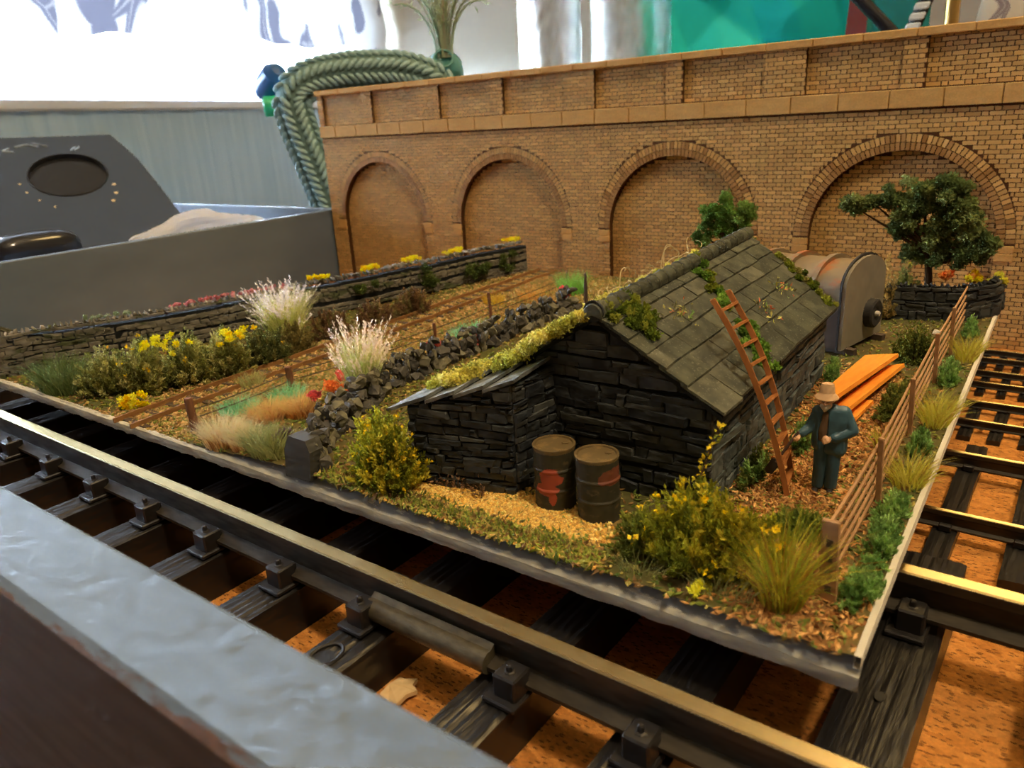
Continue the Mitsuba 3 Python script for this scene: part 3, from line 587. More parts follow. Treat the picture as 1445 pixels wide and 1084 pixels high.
scatter(along(GRIT, 3.6), 9500, (.52, .42, .36), .6, [lin(240, 200, 106), lin(228, 180, 80), lin(204, 156, 76), lin(246, 216, 134)], 'ochre_grit', 'bright ochre grit spread in front of the black stone walls and oil drums', 'grit', rs_)
scatter(along(CHIPS, 5.5), 9500, (1.0, .34, .12), .35, [lin(188, 138, 78), lin(164, 114, 60), lin(210, 164, 102), lin(128, 86, 46)], 'wood_shavings', 'brown wood shavings strewn around the ladder and the standing man', 'wood shavings', rs_)
scatter(area, 30000, (.85, .45, .22), .6, [lin(104, 116, 44), lin(134, 138, 58), lin(80, 98, 38), lin(162, 148, 76), lin(140, 108, 62)], 'ground_turf', 'green and brown flock turf covering the ground of the diorama', 'turf', rs_)
scatter(along(NG, 9.0), 11000, (1.0, .5, .28), .6, [lin(176, 142, 92), lin(200, 168, 116), lin(150, 116, 70), lin(128, 124, 68)], 'track_ballast', 'tan leafy ballast between the little narrow gauge rails', 'ballast', rs_)
scatter(along([(-120, 91.5), (-96, 91), (-75, 91.3), (-56, 92)], 1.25), 4300, (1.15, .5, .3), 1.1, [lin(132, 144, 54), lin(104, 120, 44), lin(164, 164, 76), lin(96, 100, 46), lin(176, 150, 84), lin(120, 92, 54)], 'edge_moss', 'low green moss between the ochre grit and the front edge of the board', 'moss', rs_)
scatter(along([(-176, 91), (-168, 150), (-160, 215), (-165, 280)], 7.0), 9000, (.9, .45, .28), .7, [lin(170, 140, 84), lin(146, 120, 66), lin(134, 136, 72), lin(190, 164, 110)], 'meadow_litter', 'tan and olive litter on the ground between wire fence and rubble wall', 'ground litter', rs_)
# ------------------------------------------------------------------ the stone cottage
AZ = math.radians(-2.5); CU, CV = np.array([math.cos(AZ), -math.sin(AZ), 0]), np.array([math.sin(AZ), math.cos(AZ), 0]); CP = np.array([-47.5, 116.2, 23.4])
GW, GL, RZ, WZ, UR = 43.0, 80.0, 34.3, 21.6, -21.5
def C3(u, v, z): return CP + CU * u + CV * v + np.array([0, 0, z])
def rz(u, v): return RZ + 1.7 * v / 82 - (np.abs(u - UR)) * (15.4 + 1.7 * v / 82) / 24.0      # roof surface above the walls
r = np.random.default_rng(31)
def coped(poly, hmin, hmax, lmin, lmax, r, clip, gap=.22, crooked=.25):
    """Coursed rubble over the outline clip: stones of uneven height and length as convex outlines."""
    x0, z0, x1, z1 = clip.bounds; out = []; z = z0
    while z < z1:
        h = r.uniform(hmin, hmax); x = x0 - r.uniform(0, lmax); tilt = r.normal(0, .012)
        while x < x1:
            L = r.uniform(lmin, lmax) * (1.3 if h < (hmin + hmax) / 2 else .9)
            sub = [(0, h)] if r.random() > .22 or h < 1.5 else [(0, h * .5), (h * .5, h)]
            for a, b in sub:
                p = np.array([(x + gap / 2, z + a + gap / 2), (x + L - gap / 2, z + a + gap / 2), (x + L - gap / 2, z + b - gap / 2), (x + gap / 2, z + b - gap / 2)]) + r.normal(0, crooked * .35, (4, 2))
                p[:, 1] += tilt * (p[:, 0] - x0)
                c = 0.3 * min(L, b - a); e = r.integers(4)
                p = np.insert(p, e + 1 if e < 3 else 4, p[e] * .75 + p[(e + 1) % 4] * .25 + r.normal(0, .08, 2), 0)
                g = Polygon(p).convex_hull.intersection(clip)
                if g.area > .5 and g.geom_type == 'Polygon':
                    q = np.array(g.convex_hull.exterior.coords)[:-1]
                    if Polygon(q).exterior.is_ccw is False: q = q[::-1]
                    out.append(q)
            x += L
        z += h
    return out
def wall_stones(key, outline, place_fn, hmin, hmax, lmin, lmax, depth, mats, r, bev=.3):
    st = coped(None, hmin, hmax, lmin, lmax, r, Polygon(outline), .12, .5)
    for q in st:
        v, f = stone(q, r.uniform(*depth), bev, r); add(key + '__stone', (place_fn(v), f), mats[r.integers(len(mats))])
    return len(st)
SM_ = ['slate_stone_a', 'slate_stone_b', 'slate_stone_c']
core = [(0, -1), (0, WZ - 3.2), (UR, RZ - 1.6), (-GW, WZ - 3.2), (-GW, -1)]
v, f = prism(core, 0, GL); add('cottage__core', (np.array([C3(a, b, c) for a, c, b in v]), f), 'slate_joint')
gable = [(-GW, -.5), (.3, -.5), (.3, WZ - 2.6), (UR, RZ - .9), (-GW, WZ - 2.6)]
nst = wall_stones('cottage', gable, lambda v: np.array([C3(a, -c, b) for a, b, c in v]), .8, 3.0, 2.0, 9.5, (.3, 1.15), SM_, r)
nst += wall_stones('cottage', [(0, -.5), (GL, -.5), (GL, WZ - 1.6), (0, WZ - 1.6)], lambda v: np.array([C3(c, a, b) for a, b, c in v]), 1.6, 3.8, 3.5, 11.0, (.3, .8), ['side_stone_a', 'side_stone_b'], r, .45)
# roof: boards, slates in courses, a row of half-round ridge tiles
for s, us in ((1, (UR, 2.3)), (-1, (UR, 2 * UR - 2.3))):
    pts = np.array([C3(us[0], -1.3, rz(us[0], -1.3) - .5), C3(us[1], -1.3, rz(us[1], -1.3) - .5), C3(us[1], 82, rz(us[1], 82) - .5), C3(us[0], 82, rz(us[0], 82) - .5)])
    vv = np.vstack([pts, pts - [0, 0, .9]]); add('cottage__roof_board', (vv, np.array([[0, 1, 2], [0, 2, 3], [6, 5, 4], [7, 6, 4], [0, 4, 5], [0, 5, 1], [1, 5, 6], [1, 6, 2], [2, 6, 7], [2, 7, 3], [3, 7, 4], [3, 4, 0]])), 'slate_joint')
def slate(key, u0, u1, v0, v1, lift, m, sgn=1):
    def S(u, v, h): 
        uu = u if sgn > 0 else 2 * UR - u; return C3(uu, v, rz(uu, v) + h)
    j_ = r.normal(0, .1, 8); t = .55
    top = [S(u0, v0 + j_[0], -.15), S(u0, v1 + j_[1], -.15), S(u1 + j_[2], v1 + j_[3], lift), S(u1 + j_[4], v0 + j_[5], lift)]
    low = [p - np.array([0, 0, t]) for p in top]
    v = np.array(top + low); f = np.array([[0, 2, 1], [0, 3, 2], [4, 5, 6], [4, 6, 7], [0, 1, 5], [0, 5, 4], [1, 2, 6], [1, 6, 5], [2, 3, 7], [2, 7, 6], [3, 0, 4], [3, 4, 7]])
    add(key, (v, f), m)
cu = [UR + 1.0, -18.2, -14.9, -11.5, -7.8, -3.8, 2.6]
for sgn in (1, -1):
    for k in range(6):
        v = -1.6 + (k % 2) * -5.0
        while v < 82:
            L = r.uniform(8.5, 14.5); a, b = max(v, -1.6), min(v + L, 82.5)
            if b - a > 1.5: slate('cottage__slate', cu[k] - 1.2, cu[k + 1] + .1, a + .1, b - .1, .42 + r.uniform(-.1, .15), f'roof_slate_{"abc"[r.integers(3)]}', sgn)
            v += L
for k in range(20):
    a = -2.0 + k * 4.24; g = np.linspace(-.35, np.pi + .35, 11)
    pr = [(1.75 * math.cos(t), 1.75 * math.sin(t) * 1.05 + .15) for t in g]; n = len(pr); L = []
    for vv, sc in ((a, 1.0), (a + .35, 1.1), (a + .7, 1.0), (a + 4.2, .97)): L += [C3(UR + p[0] * sc, vv, RZ + 1.7 * vv / 82 + p[1] * sc - .35) for p in pr]
    q = [[i * n + j, (i + 1) * n + j, (i + 1) * n + j + 1, i * n + j + 1] for i in range(3) for j in range(n - 1)]
    V = np.vstack([L, [C3(UR, a, RZ + 1.7 * a / 82 - .3)]]); f = [[x[0], x[1], x[2]] for x in q] + [[x[0], x[2], x[3]] for x in q]
    if k == 0: f += [[j, j + 1, len(V) - 1] for j in range(n - 1)]
    add('cottage__ridge_tile', (V, np.array(f)), 'roof_slate_c' if k % 3 else 'roof_slate_a', 50)
v, f = lathe([(.001, 0), (1.6, 0), (1.95, .25), (1.95, .8), (.001, .8)], 24)
add('cottage__ridge_end', (np.array([C3(UR + a, -1.55 - c + .7, RZ + .35 + b) for a, b, c in v]), f[:, ::-1]), 'slate_stone_c', 40)
tag('cottage', 'dark slate stone cottage with a mossy slate roof and round ridge tiles', 'cottage')
# ------------------------------------------------------------------ the lean-to in front of the gable
OA = np.array([(-33.3, -11.6), (-54.2, -16.6)]); ou = (OA[1] - OA[0]) / np.linalg.norm(OA[1] - OA[0]); on = np.array([ou[1], -ou[0]]); OL = float(np.linalg.norm(OA[1] - OA[0]))
if on[1] > 0: on = -on
def O3(t, z, d): p = OA[0] + ou * t + on * d; return C3(p[0], p[1], z)
top0, top1 = 22.3, 17.0
core = np.array([C3(*OA[0], -1), C3(*OA[1], -1), C3(-53.5, 6, -1), C3(-30.8, 2, -1), C3(*OA[0], top0 - .3), C3(*OA[1], top1 - .3), C3(-53.5, 6, top1 + 1.0), C3(-30.8, 2, top0 + 1.2)])
add('lean_to__core', (core, np.array([[0, 1, 2], [0, 2, 3], [6, 5, 4], [7, 6, 4], [0, 4, 5], [0, 5, 1], [1, 5, 6], [1, 6, 2], [2, 6, 7], [2, 7, 3], [3, 7, 4], [3, 4, 0]])), 'slate_joint')
wall_stones('lean_to', [(-.2, -.5), (OL, -.5), (OL, top1), (-.2, top0)], lambda v: np.array([O3(a, b, c) for a, b, c in v]), .6, 2.1, 1.6, 7.5, (.3, 1.3), SM_, r)
ev = np.array([OA[0], (-30.8, 1.0)]); eu = (ev[1] - ev[0]) / np.linalg.norm(ev[1] - ev[0]); en = np.array([eu[1], -eu[0]]); EL = float(np.linalg.norm(ev[1] - ev[0]))
wall_stones('lean_to', [(0, -.5), (EL, -.5), (EL, top0 + .8), (0, top0)], lambda v: np.array([C3(*(ev[0] + eu * a + en * c), b) for a, b, c in v]), .9, 2.3, 2.2, 6.0, (.4, 1.0), SM_, r)
wall_stones('lean_to', [(-6, -.5), (16.4, -.5), (16.4, top1), (-6, top1 + .8)], lambda v: np.array([C3(-53.9 - c, -a, b) for a, b, c in v]), .9, 2.2, 2.0, 6.0, (.4, 1.0), SM_, r)
for k in range(4):
    a, b = -1.2 + k * 6.0, 5.0 + k * 6.0
    za, zb = top0 + .9 - (top0 - top1) * a / OL, top0 + .4 - (top0 - top1) * b / OL - (.9 if k == 3 else 0)
    p0, p1 = OA[0] + ou * a + on * 1.3, OA[0] + ou * (b + (2.6 if k == 3 else 0)) + on * 1.5
    pts = np.array([C3(*p0, za + .3), C3(*p1, zb), C3(p1[0] + .6, 7, zb + 1.3), C3(p0[0] + .6, 6, za + 2.0)])
    vv = np.vstack([pts, pts - [0, 0, .7]]); add('lean_to__roof_slate', (vv, np.array([[2, 1, 0], [3, 2, 0], [4, 5, 6], [4, 6, 7], [0, 5, 4], [0, 1, 5], [1, 6, 5], [1, 2, 6], [2, 7, 6], [2, 3, 7], [3, 4, 7], [3, 0, 4]])), 'weathered_slate')
tag('lean_to', 'small dark stone lean-to with pale slate edge standing left of the oil drums', 'outbuilding')
# ------------------------------------------------------------------ moss and litter on the roofs
MG = [lin(112, 122, 44), lin(88, 104, 38), lin(130, 136, 56), lin(74, 88, 34)]; MY = [lin(196, 184, 96), lin(172, 164, 78), lin(206, 198, 120), lin(150, 150, 72)]; MF = [lin(96, 128, 52), lin(120, 150, 70), lin(80, 108, 44)]
def moss(key, spots, rad, cols, label, h=.5, n=130, leaf=.75, per=5):
    P, q = [], []
    for u, v in spots:
        for _ in range(per):
            a, b = u + r.normal(0, rad * .55), v + r.normal(0, rad * .6); P.append(C3(a, b, rz(a, b) + h * r.uniform(.1, 1))); q.append(rad * r.uniform(.35, .6))
    k = thing(key); clump(k, P, q, n, leaf, cols, r, up=.7, aspect=.7); tag(k, label, 'moss')
moss('moss_clump', [(-19.5, 4.5), (-17.5, 7.5), (-16.2, 4), (-18.5, 10), (-15.6, 8), (-19.8, 1.5), (-14.6, 5)], 2.2, MG, 'thick olive green moss on the roof by the gable end of the ridge', .9)
moss('moss_clump', [(-20.5, 45), (-18.5, 42.5), (-16.5, 41), (-14.5, 39), (-12.5, 37.5), (-11.4, 36.5)], 1.9, MF + MG[:1], 'strip of bright moss running down the roof above the ladder top', .9)
moss('moss_clump', [(-6.2, 33.5), (-4, 31.2), (-2, 29.2), (0, 27), (1.6, 25.5)], 2.2, MF, 'green moss on the roof right beside the ladder near the eaves', 1.1)
moss('moss_clump', [(-10.5, 82), (-8.5, 81.5), (-6, 80.5), (-3.8, 80.5), (-1.5, 79.5), (.8, 78.5), (-12.5, 82)], 1.5, MG + [lin(120, 116, 66)], 'moss along the far edge of the roof before the rusty wagon', .6)
sp = [(UR - 2.2 - .5 * (k % 3), 3.0 + k * 3.4) for k in range(15)]
moss('moss_clump', sp, 1.5, MY, 'pale yellow moss growing along the ridge tiles of the cottage', 1.9, 110, .7, 4)
mb = MB()
for k in range(26):
    v0 = r.uniform(2, 60); a = r.normal(0, 1); L = r.uniform(3, 8); t = np.linspace(0, 1, 8)
    p = np.array([C3(UR - 2.0 + a * t_ + .4 * math.sin(5 * t_ + k), v0 + L * .5 * t_ * (1 if k % 2 else -1), RZ + 1.7 * v0 / 82 + 1.2 + L * .55 * math.sin(t_ * 2.2) * (.3 + .7 * (k % 3 == 0))) for t_ in t]); mb.add(*tube(p, .1, 3, False))
mat('dry_fibre', lin(196, 178, 128), .8); mb.put('ridge_fibres', 'dry_fibre'); tag('ridge_fibres', 'curly dry fibres straggling over the roof ridge', 'dry fibres', kind='stuff')
P, q = [], []
for k in range(80):
    t = r.uniform(0, 1); u = -23.5 - 31 * t; v = -3 - 8 * t * r.uniform(.2, 1.2) + r.normal(0, 1.6) + (4.0 * r.random()); zb = max(rz(u, 0) if u > -36 else 23.6 - (u + 36) * -.33, 0)
    P.append(C3(u, v, zb + .7 + 1.2 * math.sin(np.pi * t) * r.random())); q.append(r.uniform(.9, 1.9))
k = thing('moss_clump'); clump(k, P[:68], q[:68], 150, .75, MY + [lin(160, 164, 84)], r, up=.7, aspect=.7); tag(k, 'deep yellow-green moss covering the left roof slope down to the lean-to', 'moss')
def litter(spots, n, label):
    P = []
    for u, v in spots:
        for _ in range(n): a, b = u + r.normal(0, 1.1), v + r.normal(0, 1.5); P.append(C3(a, b, rz(a, b) + .75))
    v, f, c = leaves(np.array(P), 1.1, [lin(206, 202, 128), lin(170, 170, 90), lin(96, 96, 60), lin(196, 120, 90), lin(116, 150, 84)], r, -.1, .35)
    k = thing('leaf_litter'); add(k, (v, f), 'foliage', False, c); tag(k, label, 'leaf litter', kind='stuff')
litter([(-13.8, 18), (-13.4, 21)], 26, 'scattered yellow leaf litter on the slates nearest the gable'); litter([(-6.9, 64.5), (-6.3, 66)], 22, 'leaf litter on the slates near the far edge of the roof'); litter([(-5.6, 48), (-4.8, 47)], 22, 'leaf litter on the slates midway between ladder and far roof edge')

# ------------------------------------------------------------------ ladder
from scipy.interpolate import PchipInterpolator
LP = [np.array([C3(10.8, 10.5, .1), C3(3.4, 12.4, 20.6), C3(-6.2, 16.0, 34.2)]), np.array([C3(9.4, 18.2, .1), C3(3.5, 20.2, 20.0), C3(-6.2, 24.2, 34.2)])]
foot, tp = np.array([q[0] for q in LP]), np.array([q[2] for q in LP]); LI = [PchipInterpolator([0, .56, 1], q) for q in LP]
def lad(s, t): return LI[s](t)
dirx = (foot[1] - foot[0]) / np.linalg.norm(foot[1] - foot[0])
for s in (0, 1):
    t = np.linspace(0, 1, 14); p = np.array([lad(s, x) for x in t]); up = tp[s] - foot[s]; up /= np.linalg.norm(up); nn = np.cross(dirx, up); nn /= np.linalg.norm(nn); V = []
    for x in p: V += [x + a * dirx * .25 + b * nn * .5 for a, b in ((-1, -1), (1, -1), (1, 1), (-1, 1))]
    q = [[i * 4 + j, i * 4 + (j + 1) % 4, (i + 1) * 4 + (j + 1) % 4, (i + 1) * 4 + j] for i in range(13) for j in range(4)] + [[3, 2, 1, 0], [52, 53, 54, 55]]; q = np.array(q)
    add('ladder__side_rail', (np.array(V), np.vstack([q[:, [0, 1, 2]], q[:, [0, 2, 3]]])), 'ladder_wood')
for t in np.linspace(.055, .93, 10):
    a, b = lad(0, t), lad(1, t); up = tp[0] - foot[0]; up /= np.linalg.norm(up); nn = np.cross(dirx, up); V = []
    for x in (a, b): V += [x + i * up * .24 + j * nn * .6 for i, j in ((-1, -1), (1, -1), (1, 1), (-1, 1))]
    q = np.array([[j, (j + 1) % 4, 4 + (j + 1) % 4, 4 + j] for j in range(4)]); add('ladder__rung', (np.array(V), np.vstack([q[:, [0, 1, 2]], q[:, [0, 2, 3]]])), 'ladder_wood')
tag('ladder', 'orange-brown wooden ladder leaning against the cottage roof', 'ladder')
# ------------------------------------------------------------------ oil drums
def f_drum(cx, cy, spots):
    def f(p, n, uv):
        x, y, z = p.x * 1000 - cx, p.y * 1000 - cy, p.z * 1000 - 23.4
        c = mix(lin(40, 42, 30), lin(66, 60, 42), fbm(x * .8, y * .8, z * .5, 3)); c = mix(c, mi.Color3f(lin(112, 92, 56)), smoothstep(.55, .8, fbm(x * .7 + 4, y * .7, z * .9, 4)) * .5 + (z > 11.75) * .75)
        for a, b, rr, k in spots:
            d = dr.sqrt(dr.square(x - a) + dr.square((z - b) * k)) / rr + .35 * (noise(x * 1.4 + a, y * 1.4, z * 1.4) - .5); c = mix(c, mi.Color3f(lin(158, 72, 48)), smoothstep(1.05, .9, d) * (y < 1.5) * (1.0 if k != 1.01 else .4))
        return c
    return proc(f)
def drum(x, y, spots, tilt, label):
    k = thing('oil_drum'); m = mat(k + '_paint', f_drum(x, y, spots), .6, spec=.3); R = 3.75
    pr = [(.001, 0), (R, 0), (R + .12, .25), (R, .5)]
    for zc in (4.1, 7.9): pr += [(R, zc - .4), (R + .22, zc - .12), (R + .22, zc + .12), (R, zc + .4)]
    pr += [(R, 11.5), (R + .15, 11.7), (R + .15, 12.05), (R - .25, 12.1), (R - .4, 11.75), (.001, 11.7)]
    v, f = lathe(pr, 40); v = v @ np.array([[1, 0, 0], [0, 1, 0], [tilt, 0, 1]]).T if False else np.c_[v[:, 0] + tilt * v[:, 2], v[:, 1:]]
    z = float(gz(x, y)) - .1; add(k + '__barrel', (v + [x, y, z], f), m, 30)
    v, f = lathe([(.6, 0), (.6, .25), (.35, .3), (.001, .3)], 12, (x + 1.4 + tilt * 11.7, y + 1.6, z + 11.7)); add(k + '__bung', (v, f), m)
    tag(k, label, 'oil drum')
drum(-71.6, 103.6, [(1.2, 7.3, 1.9, 1.0), (.4, 5.0, 2.1, 1.6), (1.6, 3.4, .7, .5)], 0, 'dark green oil drum with big red paint patches, left of its pair')
drum(-62.6, 103.9, [(3.2, 9.2, 1.5, 1.01)], -.03, 'rusty brown oil drum with one faint red patch, right of its pair')
# ------------------------------------------------------------------ planks
def plank(a, b, w, t, label, roll=0.0, w2=None):
    a, b = np.array(a, float), np.array(b, float); d = b - a; d /= np.linalg.norm(d); s = np.cross(d, [0, 0, 1]); s /= np.linalg.norm(s); u = np.cross(s, d); cr, sr = math.cos(roll), math.sin(roll); s, u = s * cr + u * sr, u * cr - s * sr
    V = []
    for p, ww in ((a, w), (b, w2 or w)): V += [p + i * s * ww / 2 + j * u * t / 2 for i, j in ((-1, -1), (1, -1), (1, 1), (-1, 1))]
    q = np.array([[j, (j + 1) % 4, 4 + (j + 1) % 4, 4 + j] for j in range(4)] + [[3, 2, 1, 0], [4, 5, 6, 7]]); k = thing('plank'); add(k, (np.array(V), np.vstack([q[:, [0, 2, 1]], q[:, [0, 3, 2]]])), 'orange_wood'); tag(k, label, 'plank')
plank((-41.6, 167.5, 29.0), (-39.6, 209.5, 27.0), 4.2, 1.0, 'widest bright orange plank, topmost of the pile behind the man', .2, 8.2)
plank((-38.9, 165.0, 26.6), (-35.4, 207.0, 25.6), 4.0, .9, 'long orange plank lying under the widest one behind the man', .3)
plank((-37.0, 161.5, 24.9), (-36.2, 181.0, 24.4), 2.6, .8, 'short thin orange plank at the bottom of the pile, nearest to the man', .1)
# ------------------------------------------------------------------ old round-roofed wagon body
r = np.random.default_rng(41)
WP1, WP2 = np.array([-51.0, 214.5]), np.array([-46.4, 239.5]); wd = (WP2 - WP1) / np.linalg.norm(WP2 - WP1); wn = np.array([wd[1], -wd[0]]); WW = float(np.linalg.norm(WP2 - WP1)); zb = 25.4
def W3(t, d, z): p = WP1 + wd * t - wn * d; return [p[0], p[1], z]
def wprof(h, a, w0, w1, n=18): return [(w0, 0)] + [((w0 + w1) / 2 - (w1 - w0) / 2 * math.cos(t), h + a * math.sin(t)) for t in np.linspace(0, np.pi, n)] + [(w1, 0)]
bump('grey_weathered', proc(lambda p, n, uv: mix(lin(104, 100, 86), lin(140, 132, 112), fbm(p.x * 300, p.y * 200, p.z * 140, 4))), .55, f_rel, .0002)
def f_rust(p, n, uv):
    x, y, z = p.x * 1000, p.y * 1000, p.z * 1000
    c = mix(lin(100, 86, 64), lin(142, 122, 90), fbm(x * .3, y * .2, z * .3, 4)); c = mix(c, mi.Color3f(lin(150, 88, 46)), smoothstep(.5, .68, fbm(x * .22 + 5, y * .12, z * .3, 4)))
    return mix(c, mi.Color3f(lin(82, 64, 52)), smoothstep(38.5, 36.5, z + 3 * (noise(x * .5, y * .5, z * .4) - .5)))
bump('rusty_sheet', proc(f_rust), .55, f_rel, .0002)
mat('rubber_black', lin(34, 33, 32), .6)
def extr(pts, d0, d1, key, m, smooth=35):
    v, f = prism(pts, d0, d1); add(key, (np.array([W3(a, c, zb + b) for a, b, c in v]), f), m, smooth)
extr(wprof(17.2, 7.2, 0, WW), 0, .9, 'wagon_body__end_wall', 'grey_weathered')
extr(wprof(17.3, 7.8, -.3, WW + .3), .9, 1.5, 'wagon_body__end_flange', 'rubber_black')
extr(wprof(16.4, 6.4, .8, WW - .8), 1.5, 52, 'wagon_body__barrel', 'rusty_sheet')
for d in (9, 18.5, 28, 37.5, 47): 
    o = Polygon(wprof(16.9, 7.2, .4, WW - .4)).difference(Polygon(wprof(16.3, 6.2, 1.0, WW - 1.0))); m = trimesh.creation.extrude_polygon(o, 1.5, engine='earcut')
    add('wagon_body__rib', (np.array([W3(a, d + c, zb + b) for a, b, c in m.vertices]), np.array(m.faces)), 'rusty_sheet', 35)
def wdisc(t, z, rad, d0, d1, key, m, prof=None):
    pr = prof or [(.001, d1), (rad * .85, d1), (rad, d1 - .35), (rad, d0), (.001, d0)]; v, f = lathe(pr, 28); add(key, (np.array([W3(t + a, -c, z + b) for a, b, c in v]), f), m, 35)
tz, zz_ = WW * .64, zb + 7.6
wdisc(tz, zz_, 4.1, 0, 2.2, 'wagon_body__round_hatch', 'rubber_black', [(1.6, 1.6), (2.0, 2.1), (3.6, 2.3), (4.1, 1.9), (4.1, 0)])
wdisc(tz, zz_, 1.7, 0, 1.7, 'wagon_body__hatch_disc', 'rubber_black'); wdisc(tz + .5, zz_ - .1, .75, 1.6, 2.8, 'wagon_body__hub', 'card_white')
for t in (3.5, WW - 3.5):
    v, f = prism([(t - 1.2, 23.2), (t + 1.2, 23.2), (t + 1.2, 25.5), (t - 1.2, 25.5)], -2.5, 50); add('wagon_body__skid', (np.array([W3(a, c, b) for a, b, c in v]), f), 'raw_dark')
mat('raw_dark', lin(70, 56, 44), .8)
tag('wagon_body', 'old round-roofed rusty wagon body with grey end wall behind the cottage', 'wagon body')
# ------------------------------------------------------------------ the slat fence
FP = [(-22.9, 100.3), (-23.5, 132.5), (-24.9, 166.5), (-26.3, 203.0), (-26.9, 231.0), (-28.2, 279.0)]
for i, (x, y) in enumerate(FP):
    w = (2.3, .9) if i == 0 else (.95, .75); lean = (-.9, -.3)
    v, f = cbox((0, 0, 6.6), (w[0], w[1], 13.6), .12); v = np.c_[v[:, 0] + x + .55 + lean[0] * v[:, 2] / 12 * .5, v[:, 1] + y - .9 + lean[1] * v[:, 2] / 12, v[:, 2] + 23.2]; k = add('slat_fence__post', (v, f), 'fence_wood')
    if i == 0:
        for z in (2.6, 5.2, 7.6, 10.0): add(k + '__mortise', cbox((x + .5 - .03 * z, y - 1.40 - .025 * z, 23.2 + z), (.85, .12, 1.15)), 'raw_dark')
for k, z in enumerate((1.6, 3.8, 6.0, 8.3, 10.8)):
    p = []
    for (a, b), (c, d) in zip(FP[:-1], FP[1:]):
        for t in np.linspace(0, 1, 5)[:-1]: p.append([a * (1 - t) + c * t - .55 - .038 * z, b * (1 - t) + d * t - (.4), 23.4 + z - .25 * math.sin(np.pi * t) + r.normal(0, .06)])
    p.append([FP[-1][0] - .55 - .038 * z, FP[-1][1], 23.4 + z]); p = np.array(p); V = []
    for x in p: V += [x + [0, 0, -.3], x + [.42, 0, -.3], x + [.42, 0, .3], x + [0, 0, .3]]
    n = len(p); q = np.array([[i * 4 + j, i * 4 + (j + 1) % 4, (i + 1) * 4 + (j + 1) % 4, (i + 1) * 4 + j] for i in range(n - 1) for j in range(4)] + [[3, 2, 1, 0], [4 * n - 4, 4 * n - 3, 4 * n - 2, 4 * n - 1]])
    add('slat_fence__rail', (np.array(V), np.vstack([q[:, [0, 1, 2]], q[:, [0, 2, 3]]])), 'fence_wood')
tag('slat_fence', 'pale brown wooden rail fence along the right edge of the diorama', 'fence')
# the wire fence
WPST = [(-174.6, 93.8, 9.0), (-177.0, 126.0, 7.6), (-168.7, 178.4, 7.6), (-169.3, 208.7, 11.0), (-170.5, 262, 8.0)]
for x, y, h in WPST:
    z = float(gz(x, y)) - .5; v, f = lathe([(1.05, 0), (1.05, h), (.85, h + .35), (.001, h + .4)], 10, (0, 0, 0)); v = np.c_[v[:, 0] - .06 * v[:, 2], v[:, 1], v[:, 2]]
    if y > 150: v[:, :2] *= .55
    add('wire_fence__post', (v + [x, y, z], f), 'post_wood', 40)
for fr in (.42, .7):
    p = []
    for (a, b, h), (c, d, g) in zip(WPST[:-1], WPST[1:]):
        for t in np.linspace(0, 1, 7)[:-1]: p.append([a * (1 - t) + c * t - .4, b * (1 - t) + d * t, float(gz(a, b)) * (1 - t) + float(gz(c, d)) * t + fr * 8.0 - 1.1 * math.sin(np.pi * t) * .4])
    add('wire_fence__wire', tube(p, .17, 5), 'wire', True)
tag('wire_fence', 'low fence of round brown posts and sagging wire beside the little track', 'fence')
v, f = lathe([(.8, 0), (.7, 7), (.45, 12), (.001, 13)], 9); add('gate_post', (v + [-148.8, 240.5, float(gz(-148.8, 240)) - .3], f), 'raw_dark', 40); tag('gate_post', 'thin dark post sticking up behind the round ridge end', 'post')
# ------------------------------------------------------------------ the little railway on the diorama
NR = [(-201.5, -192.8, 86.6), (-203.5, -194.2, 189), (-203.5, -194.0, 289)]
for s in (0, 1):
    p = np.array([[q[s], q[2]] for q in NR]); ys = np.linspace(86.3, 289, 30); xs = np.interp(ys, p[:, 1], p[:, 0]); V = []
    for x, y in zip(xs, ys):
        z = max(float(gz(x, y)), 19.6) + .35; V += [[x - .36, y, z], [x + .36, y, z], [x + .28, y, z + 1.3], [x - .28, y, z + 1.3]]
    q = np.array([[i * 4 + j, i * 4 + (j + 1) % 4, (i + 1) * 4 + (j + 1) % 4, (i + 1) * 4 + j] for i in range(29) for j in range(4)] + [[3, 2, 1, 0]]); add('little_railway__rail', (np.array(V), np.vstack([q[:, [0, 2, 1]], q[:, [0, 3, 2]]])), 'rusty_rail')
mat('rusty_rail', proc(lambda p, n, uv: mix(lin(116, 78, 44), lin(168, 124, 76), fbm(p.x * 500, p.y * 300, p.z * 900, 3))), .5, metallic=.3)
for y in np.arange(89.5, 288, 6.2):
    xa, xb = np.interp(y, [q[2] for q in NR], [q[0] for q in NR]), np.interp(y, [q[2] for q in NR], [q[1] for q in NR]); add('little_railway__sleeper', cbox(((xa + xb) / 2 + r.normal(0, .2), y, max(float(gz(xa, y)), 19.6) + .05), (14.5, 2.0, 1.0), .15, r.normal(0, 2)), 'raw_dark')
tag('little_railway', 'rusty miniature narrow gauge track crossing the left side of the diorama', 'railway track')
